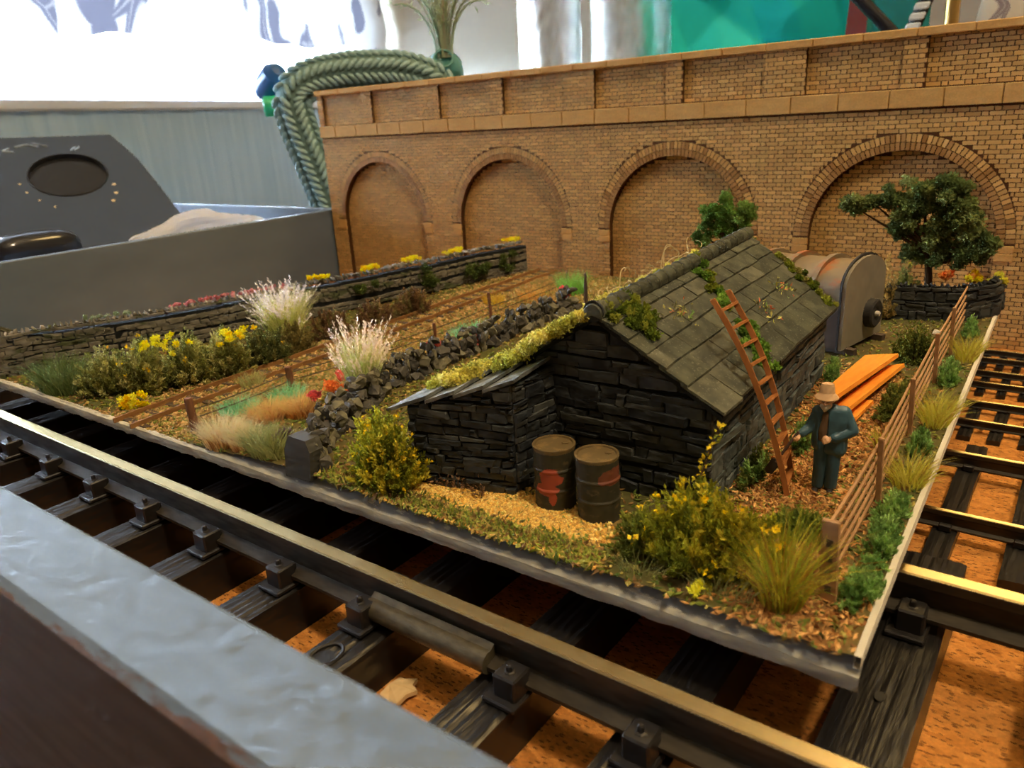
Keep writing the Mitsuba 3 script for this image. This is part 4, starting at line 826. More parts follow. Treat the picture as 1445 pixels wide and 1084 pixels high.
# ------------------------------------------------------------------ dry stone walls
def drywall(key, pts, h, thick, label, hmin, hmax, lmin, lmax, cap, mats, r, capm=None):
    pts = np.array(pts, float); L = np.r_[0, np.cumsum(np.hypot(*np.diff(pts, axis=0).T))]; at = lambda s: np.array([np.interp(s, L, pts[:, 0]), np.interp(s, L, pts[:, 1])]); st = []
    def fr(s): d = at(min(s + 1, L[-1])) - at(max(s - 1, 0)); d /= np.linalg.norm(d); return at(s), d, np.array([d[1], -d[0]])
    cm = MB()
    for a in np.linspace(0, L[-1], 24)[:-1]:
        b = a + L[-1] / 23; p, d, n = fr((a + b) / 2); v, f = cbox((0, 0, 0), ((b - a) + .6, thick * .8, h - 1.0)); e = np.c_[v[:, :1] * d + v[:, 1:2] * n, v[:, 2]]; cm.add(e + [p[0], p[1], float(gz(*p)) + h / 2 - .8], f)
    cm.put(key + '__core', 'slate_joint')
    for q in coped(None, hmin, hmax, lmin, lmax, r, gap=.12, crooked=.55, clip=Polygon([(0, -.4), (L[-1], -.4), (L[-1], h + .3), (0, h + .3)])):
        for sd in (1, -1):
            v, f = stone(q, r.uniform(.2, .9), .3, r); o = []
            for a, b, c in v: p, d, n = fr(np.clip(a, 0, L[-1])); o.append([*(p + n * sd * (thick / 2 - .3 + c - .04 * b)), float(gz(*p)) + b])
            f = f if sd > 0 else f[:, ::-1]; st.append((np.array(o), f, sd))
    vis = [x for x in st if x[2] > 0]; hid = [x for x in st if x[2] < 0]
    vis.sort(key=lambda x: -(np.ptp(x[0][:, 2]) * np.linalg.norm(np.ptp(x[0][:, :2], axis=0)) / np.sum(x[0].mean(0) ** 2)))
    for v, f, _ in vis[:300]: add(key + '__stone', (v, f), mats[r.integers(len(mats))])
    mb = MB()
    for v, f, _ in vis[300:] + hid: mb.add(v, f)
    mb.put(key + '__stonework', mats[0]); stuffpart(key + '__stonework')
    if cap:
        s = .6
        while s < L[-1] - .5:
            w = r.uniform(1.1, 2.4) * cap; p, d, n = fr(s); v, f = rock((0, 0, 0), (w * .9, thick * 1.0, r.uniform(2.0, 3.4) * cap), r, 12); o = np.c_[v[:, :1] * d + v[:, 1:2] * n, v[:, 2] + v[:, 0] * r.normal(0, .25)]; add(key + '__coping_stone', (o + [p[0], p[1], float(gz(*p)) + h + .5], f), (capm or mats)[r.integers(len(capm or mats))]); s += w
    tag(key, label, 'stone wall'); return at, L[-1]
bump('pale_coping', proc(lambda p, n, uv: mix(lin(120, 116, 108), lin(168, 162, 152), fbm(p.x * 700, p.y * 700, p.z * 700, 4))), .75, f_rel, .0005)
wat, wl = drywall('dry_stone_wall', [(-281.5, 78.8 + 9.5), (-262, 124), (-247, 166), (-230, 224), (-211, 287)], 13.2, 5.0, 'long grey-brown dry stone wall along the left edge of the diorama', .7, 1.7, 1.6, 5.0, 1.0, ['drystone'], r, ['pale_coping', 'drystone'])
drywall('dry_stone_wall_001', [(-52, 262.5), (-40, 266), (-29, 270), (-22.5, 279), (-22, 289)], 10.0, 4.0, 'short black dry stone wall at the foot of the big tree', 1.4, 3.6, 2.4, 5.5, 1.0, ['slate_stone_b', 'slate_stone_a'], r)
# tumbled rubble wall of rocks with a cut end
rp = np.array([(-123.5, 88.8), (-130, 97), (-142, 117), (-150, 140), (-150.5, 165), (-150, 200), (-151, 235)], float); rL = np.r_[0, np.cumsum(np.hypot(*np.diff(rp, axis=0).T))]
bump('mossy_rubble', proc(lambda p, n, uv: mix(lin(66, 64, 54), lin(134, 128, 100), fbm(p.x * 700, p.y * 700, p.z * 700, 4))), .8, f_rel, .0007)
k = 'rubble_wall'; s = 3.0
while s < rL[-1]:
    x, y = np.interp(s, rL, rp[:, 0]), np.interp(s, rL, rp[:, 1]); w = r.uniform(2.0, 4.8)
    for lev, (zz, sz) in enumerate(((1.2, 1.25), (4.4, 1.1), (7.4, .9))):
        for o in (-1.6, 1.7):
            if lev == 2 and r.random() < .35: continue
            v, f = rock((x + o * (1.2 - .25 * lev) + r.normal(0, .5), y + r.normal(0, .7), float(gz(x, y)) + zz + r.normal(0, .35)), np.array([w * r.uniform(.7, 1.2), w * r.uniform(.7, 1.3), r.uniform(2.2, 5.2)]) * sz, r, 16); add(k + '__rock', (v, f), ('rubble', 'rubble', 'mossy_rubble')[r.integers(3)], 20)
    s += w * .72
v, f = prism([(0, 0), (7.2, 0), (7.4, 6.2), (6.2, 8.6), (1.2, 9.0), (-.2, 6)], 0, 3.0); a = math.radians(-14)
add(k + '__cut_end', (np.c_[-129.6 + v[:, 0] * math.cos(a), 86.9 - v[:, 0] * math.sin(a) * .4 + 4.0 - v[:, 2] * 1.2 + .12 * v[:, 1], v[:, 1] + 22.2], f), 'fascia_grey')
bump('fascia_grey', proc(lambda p, n, uv: mix(lin(44, 44, 40), lin(72, 70, 62), fbm(p.x * 240, p.y * 240, p.z * 900, 4))), .6, f_rel, .0004)
tag(k, 'tumbled wall of dark jagged rocks left of the lean-to', 'rubble wall')

# ------------------------------------------------------------------ the man
def man():
    M = m3.Manifold
    S = lambda c, rad: M.sphere(rad, 20).translate([float(x) for x in c])
    def chain(pts):
        out = None
        for (a, ra), (b, rb) in zip(pts[:-1], pts[1:]):
            h = M.batch_hull([S(a, ra), S(b, rb)]); out = h if out is None else out + h
        return out
    def blob(pts): return M.batch_hull([S(c, q) for c, q in pts])
    def done(m, ref, it=8):
        m = m.refine_to_length(ref); g = m.to_mesh(); t = trimesh.Trimesh(g.vert_properties[:, :3], g.tri_verts, process=True); trimesh.smoothing.filter_taubin(t, lamb=.5, nu=.53, iterations=it); return t
    # x: to the picture's right, y: towards the viewer, z: up; millimetres
    hips = [((-1.05, 0, 9.6), 1.15), ((1.05, 0, 9.6), 1.2), ((-1.0, .1, 11.2), 1.1), ((1.1, .1, 11.2), 1.15)]
    chest = [((-1.2, .1, 11.2), 1.2), ((1.4, .1, 11.2), 1.3), ((-1.6, .0, 13.4), 1.2), ((1.9, -.1, 13.4), 1.35), ((-1.9, .1, 14.5), .85), ((2.2, .0, 14.5), 1.0)]
    hc = np.array([-.75, .75, 16.75])
    head = blob([(hc, 1.1), (hc + [0, -.25, .75], 1.12), (hc + [-.12, .42, -.65], .62), (hc + [0, .35, .1], .95)])
    nose = blob([(hc + [-.1, 1.25, .12], .2), (hc + [-.12, 1.42, -.22], .24)])
    brow = blob([(hc + [-.55, 1.0, .36], .17), (hc + [.4, 1.05, .36], .17)]); ears = S(hc + [-1.12, .05, .05], .3) + S(hc + [1.1, -.05, .05], .3)
    neck = chain([((.0, .1, 14.9), .75), (tuple(hc + [.1, -.3, -.6]), .68)])
    legs = chain([((-1.0, 0, 9.3), 1.3), ((-1.0, .35, 5.0), 1.12), ((-1.15, .1, 1.2), 1.0), ((-1.15, .1, .55), .8)]) + chain([((1.05, 0, 9.3), 1.4), ((1.0, .1, 5.0), 1.25), ((.95, -.15, 1.2), 1.12), ((.95, -.15, .55), .9)])
    shoes = blob([((-1.3, -.1, .5), .5), ((-1.75, 1.35, .38), .38), ((-1.45, 1.45, .38), .38)]) + blob([((1.05, -.2, .5), .5), ((1.1, 1.3, .38), .38), ((.8, 1.35, .38), .38)])
    armL = chain([((-1.9, .1, 14.2), .82), ((-3.1, .5, 11.7), .7), ((-4.55, 1.9, 10.75), .48)]); armR = chain([((2.4, 0, 14.1), 1.0), ((3.7, .1, 11.6), .88), ((.55, 2.0, 10.5), .55)])
    def hand(w, d, up, thumb):
        w, d, up = np.array(w), np.array(d, float) / np.linalg.norm(d), np.array(up, float); sd = np.cross(d, up); sd /= np.linalg.norm(sd); up = np.cross(sd, d)
        p = blob([(w, .36), (w + d * .55 + sd * .3, .3), (w + d * .55 - sd * .3, .3)])
        for i, (o, l) in enumerate(zip((-.42, -.14, .14, .4), (.5, .6, .56, .42))):
            a = w + d * .7 + sd * o; b = a + d * l * .55 - up * .12; c = b + d * .1 - up * l * .55; p = p + chain([(w + d * .3 + sd * o * .7, .2), (a, .19), (b, .175), (c, .15)])
        t0 = w + d * .2 + sd * .38 * thumb; return p + chain([(t0, .2), (t0 + sd * .35 * thumb + d * .3, .17), (t0 + sd * .3 * thumb + d * .65 - up * .25, .15)])
    hL = hand((-4.75, 2.05, 10.65), (-.75, .5, -.3), (0, .45, 1), 1); hR = hand((.3, 2.15, 10.4), (-.9, .35, -.15), (.1, .7, .6), -1)
    body = done(blob(hips) + blob(chest) + head + nose + brow + ears + neck + legs + shoes + armL + armR + hL + hR, .22)
    V = np.array(body.vertices); skin, tr, shoe = np.array(lin(226, 178, 132)), np.array(lin(54, 84, 98)), np.array(lin(44, 38, 34))
    c = np.tile(tr, (len(V), 1)); c[V[:, 2] < .95] = shoe; c[V[:, 2] > 14.9] = skin; c[(V[:, 0] < -4.5) & (V[:, 2] > 9)] = skin; c[(V[:, 1] > 1.75) & (V[:, 2] > 9) & (V[:, 2] < 11.4) & (V[:, 0] < .5)] = skin
    for ex in (-.5, .28): d = np.linalg.norm((V - (hc + [ex, 1.05, .12])) * [1, .5, 1.4], axis=1); c[d < .24] = lin(60, 44, 36)
    m_ = np.linalg.norm((V - (hc + [-.12, 1.1, -.62])) * [.7, .5, 2], axis=1); c[m_ < .22] = lin(150, 92, 76)
    infl = lambda pts, k: [(p, q + k) for p, q in pts]
    jk = blob(infl(chest, .28)) + blob(infl([((-1.2, 0, 9.0), 1.3), ((1.5, -.05, 8.2), 1.45), ((-1.2, .1, 11.4), 1.2), ((1.5, .1, 11.4), 1.35)], .3))
    jk = jk + chain(infl([((-1.9, .1, 14.2), .82), ((-3.1, .5, 11.7), .7), ((-4.35, 1.7, 10.85), .46)], .24)) + chain(infl([((2.4, 0, 14.1), 1.0), ((3.7, .1, 11.6), .88), ((.95, 1.86, 10.6), .55)], .24))
    jk = jk + blob([((-.6, .3, 15.1), .75), ((.7, .1, 15.1), .85), ((0, -.4, 15.2), .7)]); jk = jk + blob([((1.7, 1.25, 8.6), .35), ((2.35, .95, 8.6), .3), ((1.75, 1.3, 9.4), .33), ((2.4, 1.0, 9.4), .3)])
    op = m3.Manifold.batch_hull([S((-.75, 2.6, 14.4), .65), S((-.95, 2.6, 11.5), .95), S((-.75, 1.1, 14.4), .55), S((-.95, 1.1, 11.5), .8), S((-1.0, 2.4, 8.0), .6), S((-1.0, 1.3, 8.0), .5)])
    jacket = done(jk - op, .26, 5); vest = done(blob([((-.6, .62, 14.2), .7), ((-.9, .65, 11.4), .95), ((-.9, .6, 10.2), .9), ((-.3, .62, 13.6), .6), ((-1.1, .6, 13.6), .6)]), .3, 4)
    hat = lathe([(1.98, -.62), (2.02, -.46), (1.62, .0), (1.34, .34), (1.32, .5), (1.2, 1.4), (1.0, 1.95), (.5, 2.1), (.001, 2.08)], 30); hv = hat[0].copy(); hv[:, 2] += .1 * np.cos(2 * np.arctan2(hv[:, 1], hv[:, 0])) * (np.hypot(hv[:, 0], hv[:, 1]) > 1.5); ti = math.radians(-6); hv = np.c_[hv[:, 0], hv[:, 1] * math.cos(ti) + hv[:, 2] * math.sin(ti), hv[:, 2] * math.cos(ti) - hv[:, 1] * math.sin(ti)] + hc + [-.02, -.3, .86]
    beard = done(blob([(hc + [-.15, .95, -.85], .5), (hc + [-.6, .6, -.7], .4), (hc + [.4, .7, -.7], .4), (hc + [-.15, .95, -1.35], .35)]), .25, 4)
    return body, c, jacket, vest, (hv, hat[1]), beard
mp = np.array([-32.6, 133.6, 23.25]); vd = np.array([32.6, -133.6, 0]); vd /= np.linalg.norm(vd); mx = np.array([-vd[1], vd[0], 0])
def MAN(v): v = np.asarray(v, float); return mp + v[:, :1] * mx * 1.02 + v[:, 1:2] * vd * 1.02 + v[:, 2:] * np.array([0, 0, 1.07])
body, bc, jacket, vest, hat, beard = man()
add('person__body', (MAN(body.vertices), np.array(body.faces)), 'satin_paint', True, np.clip(bc * np.random.default_rng(1).uniform(.92, 1.08, (len(bc), 1)), .01, .9))
bump('jacket_cloth', proc(lambda p, n, uv: mix(lin(40, 66, 78), lin(74, 108, 120), fbm(p.x * 700, p.y * 700, p.z * 600, 4))), .4, lambda p, n, uv: fbm(p.x * 500, p.y * 500, p.z * 380, 3), .0004)
add('person__jacket', (MAN(jacket.vertices), np.array(jacket.faces)), 'jacket_cloth', True); mat('vest_brown', lin(104, 80, 56), .7)
add('person__waistcoat', (MAN(vest.vertices), np.array(vest.faces)), 'vest_brown', True); mat('hat_felt', proc(lambda p, n, uv: mix(lin(190, 150, 108), lin(214, 178, 134), fbm(p.x * 500, p.y * 500, p.z * 700, 3))), .7, spec=.2)
add('person__hat', (MAN(hat[0]), hat[1]), 'hat_felt', 40); mat('beard_grey', lin(196, 188, 164), .8); add('person__beard', (MAN(beard.vertices), np.array(beard.faces)), 'beard_grey', True)
labels['person__hat'] = {'label': 'tan bucket hat'}
tag('person', 'painted figure in blue jacket and tan hat standing by the ladder, holding a tool', 'person')
hp = MAN(np.array([[-5.35, 2.4, 10.5]]))[0]; he = MAN(np.array([[-9.6, 3.2, 3.6]]))[0]; t0 = hp + (hp - he) * .12
v, f = tube([t0, hp, hp * .3 + he * .7], [.28, .28, .26], 8); add('spade__handle', (v, f), 'spade_wood'); mat('spade_wood', lin(84, 66, 56), .6)
dd = (he - hp) / np.linalg.norm(he - hp); sx = np.cross(dd, vd); sx /= np.linalg.norm(sx); q0 = hp * .35 + he * .65
V = []
for a, w in ((0, .75), (.5, .9), (2.6, .8), (3.0, .25)): V += [q0 + dd * a - sx * w + vd * .12, q0 + dd * a + sx * w + vd * .12, q0 + dd * a + sx * w - vd * .12, q0 + dd * a - sx * w - vd * .12]
q = np.array([[i * 4 + j, i * 4 + (j + 1) % 4, (i + 1) * 4 + (j + 1) % 4, (i + 1) * 4 + j] for i in range(3) for j in range(4)] + [[3, 2, 1, 0], [12, 13, 14, 15]]); add('spade__blade', (np.array(V), np.vstack([q[:, [0, 1, 2]], q[:, [0, 2, 3]]])), 'spade_iron'); mat('spade_iron', lin(66, 62, 62), .45, metallic=.6)
tag('spade', 'dark tool with wooden shaft in the hand of the man by the ladder', 'tool')
# ------------------------------------------------------------------ trees
r = np.random.default_rng(51)
TD = [lin(78, 94, 54), lin(92, 108, 62), lin(64, 78, 46), lin(118, 130, 80), lin(84, 98, 58)]
def tree(pts, foot, trunk, cols, n, leaf, label, twigs=True):
    k = thing('tree'); P, q = [], []
    for x, y, z, rad in pts:
        for _ in range(12):
            d = r.normal(size=3); d /= np.linalg.norm(d); P.append(np.array([x, y, z]) + d * rad * r.uniform(.35, 1.0)); q.append(rad * r.uniform(.32, .55))
    clump(k, P, q, n, leaf, cols, r, up=.5, aspect=.6)
    f0 = np.array(foot, float); top = np.mean([p[:3] for p in pts], 0); s = np.linspace(0, 1, 9)[:, None]; pth = f0 * (1 - s) + top * s + np.c_[.8 * np.sin(s * 5), .6 * np.sin(s * 4 + 1), s * 0]; add(k + '__trunk', tube(pth, np.linspace(trunk, trunk * .45, 9), 9), 'twig', True)
    for x, y, z, rad in pts:
        a = pth[r.integers(4, 8)]; b = np.array([x, y, z]); m = (a + b) / 2 + r.normal(0, .8, 3); add(k + '__branch', tube([a, m, b], [trunk * .4, trunk * .28, .15], 6), 'twig', True)
    tag(k, label, 'tree')
tree([(-66, 277, 57, 3.6), (-60.5, 278, 58.5, 3.2), (-54, 278, 59.5, 4.2), (-47, 279, 61.5, 4.6), (-39.5, 279, 62.5, 4.6), (-48, 278, 55, 4.6), (-41, 279, 54, 5.2), (-34, 279, 55, 4.8), (-44, 280, 47.5, 5.0), (-37, 279, 46.5, 5.0), (-30, 279, 48, 4.4), (-29, 278, 43.5, 3.8), (-52, 279, 50, 3.4), (-40, 281, 41.5, 4.5), (-33, 280, 41, 4.2), (-46, 280, 42.5, 4.0), (-26, 279, 46, 3.6), (-50, 279, 53, 4.0), (-36, 279, 59, 5.0)], (-42, 282, 23.4), 1.5, TD, 190, 1.25, 'large dark green tree with a sideways branch, right of the wagon body')
tree([(-109, 275, 57, 5.0), (-115.5, 275, 53.5, 4.2), (-102, 275, 53.5, 4.4), (-109, 276, 48, 5.0), (-118, 275, 45, 3.6), (-103, 276, 44, 4.4)], (-109, 275, 23.4), 1.4, [lin(76, 104, 44), lin(92, 122, 52), lin(60, 84, 38), lin(104, 130, 66)], 150, 1.1, 'round mid-green tree behind the far end of the cottage ridge')
k = thing('shrub'); bush(k, (-50.5, 262, 23.6), (5.5, 4, 21), 46, 60, 1.0, [lin(168, 146, 92), lin(146, 134, 84), lin(186, 168, 116)], r); tag(k, 'pale straw-coloured shrub between the wagon body and the large tree', 'shrub')

# ------------------------------------------------------------------ shrubs and bushes
OL = [lin(138, 140, 84), lin(116, 120, 66), lin(160, 158, 106), lin(98, 102, 54)]; GY = [lin(148, 146, 44), lin(122, 126, 38), lin(172, 162, 56), lin(100, 108, 34)]; YEL = lin(238, 200, 34)
def shrub(c, rad, ns, per, leaf, cols, label, flowers=0, fcol=None, name='shrub', cat='shrub', fsize=.9, up=.6):
    k = thing(name); z = float(gz(c[0], c[1])) - .2; bush(k, (c[0], c[1], z), rad, ns, per, leaf, cols, r, flowers=flowers, fcol=fcol, fsize=fsize, up=up); tag(k, label, cat); return k
shrub((-47, 271.5), (5.5, 3.5, 17), 90, 60, 1.0, [lin(104, 114, 60), lin(126, 132, 74), lin(84, 96, 50)], 'olive shrub behind the short black wall, left of the large tree trunk', 6, lin(196, 190, 80))
shrub((-229, 99), (9, 8, 13.5), 130, 70, 1.15, OL, 'olive shrub nearest the front left corner, beside the dark grass', 3, lin(214, 170, 60))
shrub((-218, 105), (9, 8, 16), 140, 72, 1.15, OL, 'olive shrub with a few yellow flowers, second along the stone wall', 9, YEL)
shrub((-214, 117), (9, 8, 15.5), 140, 72, 1.15, OL, 'olive shrub with pale leaf tips, third along the stone wall', 5, YEL)
shrub((-209.5, 127), (9, 8, 15), 130, 72, 1.15, OL, 'olive shrub with yellow blossom spikes, fourth along the stone wall', 9, YEL)
shrub((-208.5, 140), (8, 9, 13.5), 120, 70, 1.1, [lin(92, 98, 58), lin(76, 84, 46), lin(110, 110, 66)], 'darker olive shrub just left of the tall pale grass', 2, lin(220, 180, 60))
shrub((-210, 153), (7, 8, 10), 100, 60, 1.0, [lin(98, 92, 54), lin(120, 110, 66)], 'low olive scrub at the foot of the tall pale grass by the wall')
for c, lab in (((-213, 172), 'brown heather bush right of the tall pale grass'), ((-209, 190), 'brown heather bush halfway along the stone wall'), ((-206.5, 207), 'brown heather bush farthest along the stone wall')): shrub(c, (6, 10, 10.5), 110, 65, .9, [lin(112, 88, 62), lin(92, 70, 50), lin(132, 110, 76), lin(104, 98, 60)], lab)
shrub((-104.8, 93.8), (9.5, 6, 16), 190, 85, .95, GY, 'dense yellow-green bush growing in front of the rubble wall, left of the lean-to', 34, lin(232, 196, 40), 'bush', 'bush', .7)
shrub((-41.5, 98.0), (9.5, 7, 14.5), 190, 85, 1.0, GY, 'large yellow-green gorse bush at the front edge, right of the oil drums', 26, lin(244, 208, 30), 'bush', 'bush', .85)
shrub((-33.5, 101), (6.0, 6, 10.5), 75, 65, .95, GY, 'smaller gorse bush between the large gorse bush and the front fence post', 8, lin(240, 204, 40), 'bush', 'bush')
shrub((-50.5, 98), (5.5, 5, 7.5), 60, 60, .9, [lin(98, 108, 44), lin(120, 124, 52), lin(84, 92, 40)], 'low green gorse growing on the edge of the ochre grit', 5, lin(244, 208, 60), 'bush', 'bush')
k = thing('flower_spike'); P = []
for i in range(60): t = i / 59; P.append([-44.6 + 2.4 * t + r.normal(0, .25), 103.5 + 3 * t + r.normal(0, .25), 33.5 + 10.5 * t])
v, f, c = leaves(np.array(P), 1.0, [lin(206, 186, 50), lin(230, 204, 60), lin(120, 126, 44)], r, .5, .6); add(k + '__petals', (v, f), 'foliage', False, c); add(k + '__stem', tube([[-46, 101.5, 24], [-44.6, 103.5, 33.5], [-42.2, 106.5, 44]], [.2, .15, .08], 4), 'twig'); tag(k, 'single tall yellow flower spike rising before the cottage corner', 'flower')
def flowerlump(c, z, rad, cols, label, n=150, leaf=.9, cat='flowers', name='flower_clump', spots=5, flat=.6, sr=.45):
    k = thing(name); P = [np.array([c[0], c[1], z]) + r.normal(0, 1, 3) * rad * .5 * np.array([1, 1, flat]) for _ in range(spots)]; clump(k, P, [rad * sr] * spots, n, leaf, cols, r, up=.5, aspect=.75); tag(k, label, cat)
YF_ = [lin(244, 204, 20), lin(232, 184, 14), lin(250, 220, 60)]; RED = [lin(186, 84, 82), lin(160, 68, 70), lin(204, 112, 104)]; ORF = [lin(226, 140, 78), lin(212, 116, 58), lin(236, 168, 108)]
flowerlump((-206.5, 94), 23.0, 3.4, YF_, 'bright yellow flower clump low by the little rails', 50, .8, spots=16, flat=.9, sr=.28)
flowerlump((-210.0, 108.5), 35.6, 5.2, YF_, 'yellow blossom on top of the second olive shrub', 34, .75, spots=18, flat=.35, sr=.17)
flowerlump((-203.0, 126), 34.8, 5.2, YF_, 'yellow blossom on top of the fourth olive shrub', 34, .75, spots=18, flat=.35, sr=.17)
def wallstrip(t0, t1, cols, label, rad=.6, h=14.4):
    k = thing('flower_clump'); P = []
    for t in np.linspace(t0, t1, 14): p = wat(t * wl); P.append([p[0] + r.normal(0, .9), p[1] + r.normal(0, .5), float(gz(*p)) + h + r.uniform(0, .9)])
    clump(k, P, [rad] * len(P), 45, .65, cols, r, up=.5, aspect=.75); tag(k, label, 'flowers')
P4 = [.47, .68, .79, .86, .99]
for t, lab in zip((.52, .63, .72, .82, .97), ('first from the tall pale grass', 'second from the tall pale grass', 'in the middle of the yellow ones', 'second from the far end', 'at the far end')):
    wallstrip(t - .016, t + .016, YF_, f'yellow flowers on top of the long stone wall, {lab}', .8, 15.2)
for t, lab in zip((.17, .3, .36, .42), ('nearest', 'second', 'third', 'last before the tall pale grass')):
    p = wat(t * wl); wallstrip(t - .035, t + .035, [lin(176, 112, 116), lin(150, 92, 96), lin(196, 146, 146)] if t > .2 else [lin(150, 158, 140), lin(120, 136, 110)], f'pinkish growth on top of the long stone wall, {lab}' if t > .2 else 'grey-green lichen tuft on top of the long stone wall')
for t, z, rad, lab in ((.74, 6, 5.5, 'dark green ivy on the long stone wall, nearer patch'), (.86, 7, 5.0, 'dark green ivy on the long stone wall, farther patch'), (.6, 8, 4.0, 'small dark green ivy patch on the long stone wall'), (.95, 6, 4.5, 'dark green ivy at the far end of the long stone wall')):
    p = wat(t * wl) + np.array([3.0, -.9]); flowerlump(p, float(gz(*p)) + z, rad, [lin(70, 84, 42), lin(86, 100, 52), lin(56, 70, 36)], lab, 130, 1.0, 'ivy', 'ivy', 9, .9)
flowerlump((-156, 123), 26.6, 3.4, ORF, 'orange flower clump beside the second tall pale grass', 170, .8)
flowerlump((-150, 127), 26.4, 1.6, RED, 'red flowers at the foot of the second tall pale grass', 90, .8)
flowerlump((-152, 114), 27.6, 1.3, RED, 'small red flowers right of the orange-brown tuft', 70, .8)
flowerlump((-163.5, 134), 25.4, 2.6, RED, 'pale red flowers behind the round fence post', 90, .7, flat=.3)
flowerlump((-152, 178), 26.0, 2.6, RED, 'bright red flowers on the rubble wall, middle', 120, .8, flat=.35)
flowerlump((-160, 168), 25.4, 3.2, [lin(150, 64, 62), lin(120, 52, 48)], 'dull red flowers along the rubble wall', 110, .7, flat=.3)
flowerlump((-152.5, 231), 29.0, 2.8, RED, 'red flowers just left of the round ridge end', 150, .9)
flowerlump((-140.2, 97), 26.6, 2.2, [lin(98, 72, 88), lin(78, 58, 72), lin(120, 88, 100)], 'dull purple flowers at the cut end of the rubble wall', 110, .8)
flowerlump((-38.5, 91.2), 24.6, .85, YF_, 'single yellow flower hanging over the front edge of the board', 40, .9, spots=2)
flowerlump((-27.5, 277), 36.0, 2.4, ORF + YF_, 'orange flowers on the short black wall by the end of the slat fence', 130, .9); flowerlump((-36.0, 276), 36.2, 1.8, ORF, 'small orange flower clump under the large tree', 100, .9); flowerlump((-22.6, 284), 33.5, 2.6, [lin(206, 196, 80), lin(170, 170, 66)], 'yellow-green growth on the back right corner of the board', 110, .9)
# ------------------------------------------------------------------ grass tufts
def gt(name, x, y, sx, sy, h, lean, n, cols, label, **k): return tuft(name, (x, y, float(gz(x, y)) - .3), (sx, sy), h, lean, n, cols, label, **k)
gt('grass_tuft', -246, 93, 10, 5, 11.5, .55, 900, [lin(88, 104, 58), lin(70, 88, 46), lin(110, 122, 78)], 'dark green grass tuft at the front left end of the stone wall', width=.26)
PT = [lin(176, 178, 112), lin(156, 166, 96), lin(196, 194, 146)]
gt('tall_grass', -221, 158, 5.0, 4.2, 21.5, .4, 700, PT, 'tall pale feathery grass standing against the long stone wall', seeds=lin(228, 226, 236), width=.26, cat='tall grass')
gt('tall_grass', -150.5, 129, 4.0, 3.2, 20.5, .3, 420, [lin(176, 184, 130), lin(196, 200, 158), lin(150, 164, 104)], 'tall pale feathery grass standing on the rubble wall, nearer the camera', seeds=lin(232, 222, 218), width=.24, cat='tall grass')
gt('grass_tuft', -192.5, 123, 3.5, 3, 5, .5, 220, [lin(168, 168, 120), lin(146, 150, 100)], 'small pale green tuft between the little rails and the wire fence')
MN = [lin(130, 190, 150), lin(104, 168, 124), lin(160, 206, 172)]
gt('grass_tuft', -176.5, 108, 4.5, 5, 5.2, .5, 420, MN, 'mint green tuft behind the wire fence, the nearest mint one'); gt('grass_tuft', -173, 121, 4, 5, 5, .5, 360, MN, 'mint green tuft by the second round fence post'); gt('grass_tuft', -164.5, 190, 3, 9, 6, .4, 420, MN, 'long strip of mint green grass in front of the thin fence posts')
OR = [lin(168, 116, 56), lin(184, 138, 78), lin(140, 94, 44), lin(190, 152, 98)]
gt('grass_tuft', -161, 106, 4, 3.6, 7, .5, 520, OR, 'orange-brown tuft in the middle of the coloured tufts, left half', tip=lin(220, 186, 128)); gt('grass_tuft', -156.5, 112.5, 3.8, 3.4, 7.2, .5, 480, OR, 'orange-brown tuft in the middle of the coloured tufts, right half', tip=lin(220, 186, 128))
BG = [lin(190, 164, 118), lin(172, 140, 92), lin(154, 114, 68), lin(200, 180, 142)]
gt('grass_tuft', -158.5, 90.8, 4.4, 3, 8.6, .55, 560, BG, 'beige tuft at the front edge beside the first round fence post', tip=lin(226, 208, 174)); gt('grass_tuft', -151, 92, 3.6, 2.8, 7, .55, 420, BG, 'lighter beige tuft between two front edge tufts', tip=lin(226, 208, 174))
gt('grass_tuft', -141.5, 91.5, 6, 3, 8, .65, 560, [lin(132, 136, 84), lin(158, 156, 104), lin(112, 118, 66)], 'olive tuft leaning over the front edge, left of the cut stone end')
gt('grass_tuft', -158.8, 173, 4, 3.5, 6.4, .5, 420, OR, 'orange-brown tuft behind the rubble wall, below the thin fence'); gt('grass_tuft', -159, 227, 4.2, 4, 7, .5, 420, OR, 'orange tuft left of the red flowers by the ridge end'); gt('grass_tuft', -165, 256, 5, 5, 11, .4, 420, [lin(128, 176, 92), lin(108, 156, 72), lin(150, 190, 110)], 'bright green tuft at the far end of the little railway')
gt('grass_tuft', -178, 246, 5, 6, 5, .5, 300, [lin(190, 150, 84), lin(206, 176, 112)], 'tan tuft beside the far end of the wire fence'); gt('grass_tuft', -186, 232, 4, 4, 5, .5, 260, [lin(206, 178, 70), lin(176, 150, 70)], 'yellowish tuft close to the far little rails')
FG = [lin(166, 164, 52), lin(128, 142, 42), lin(190, 180, 76), lin(150, 112, 44)]
gt('grass_tuft', -27.6, 95.0, 2.6, 2.2, 14.5, .62, 420, FG, 'big spiky olive grass tuft at the foot of the front fence post', width=.25)
YG = [lin(196, 194, 88), lin(172, 178, 72), lin(214, 208, 118), lin(160, 140, 66)]
gt('grass_tuft', -20.3, 143, 2.6, 3.6, 7, .7, 300, YG, 'yellow grass tuft outside the slat fence, nearest of three'); gt('grass_tuft', -21.3, 176, 2.6, 4, 8.4, .65, 320, YG, 'yellow grass tuft outside the slat fence, middle of three'); gt('grass_tuft', -22.2, 228, 2.4, 5, 7.5, .6, 300, YG, 'yellow grass tuft outside the slat fence, farthest of three')
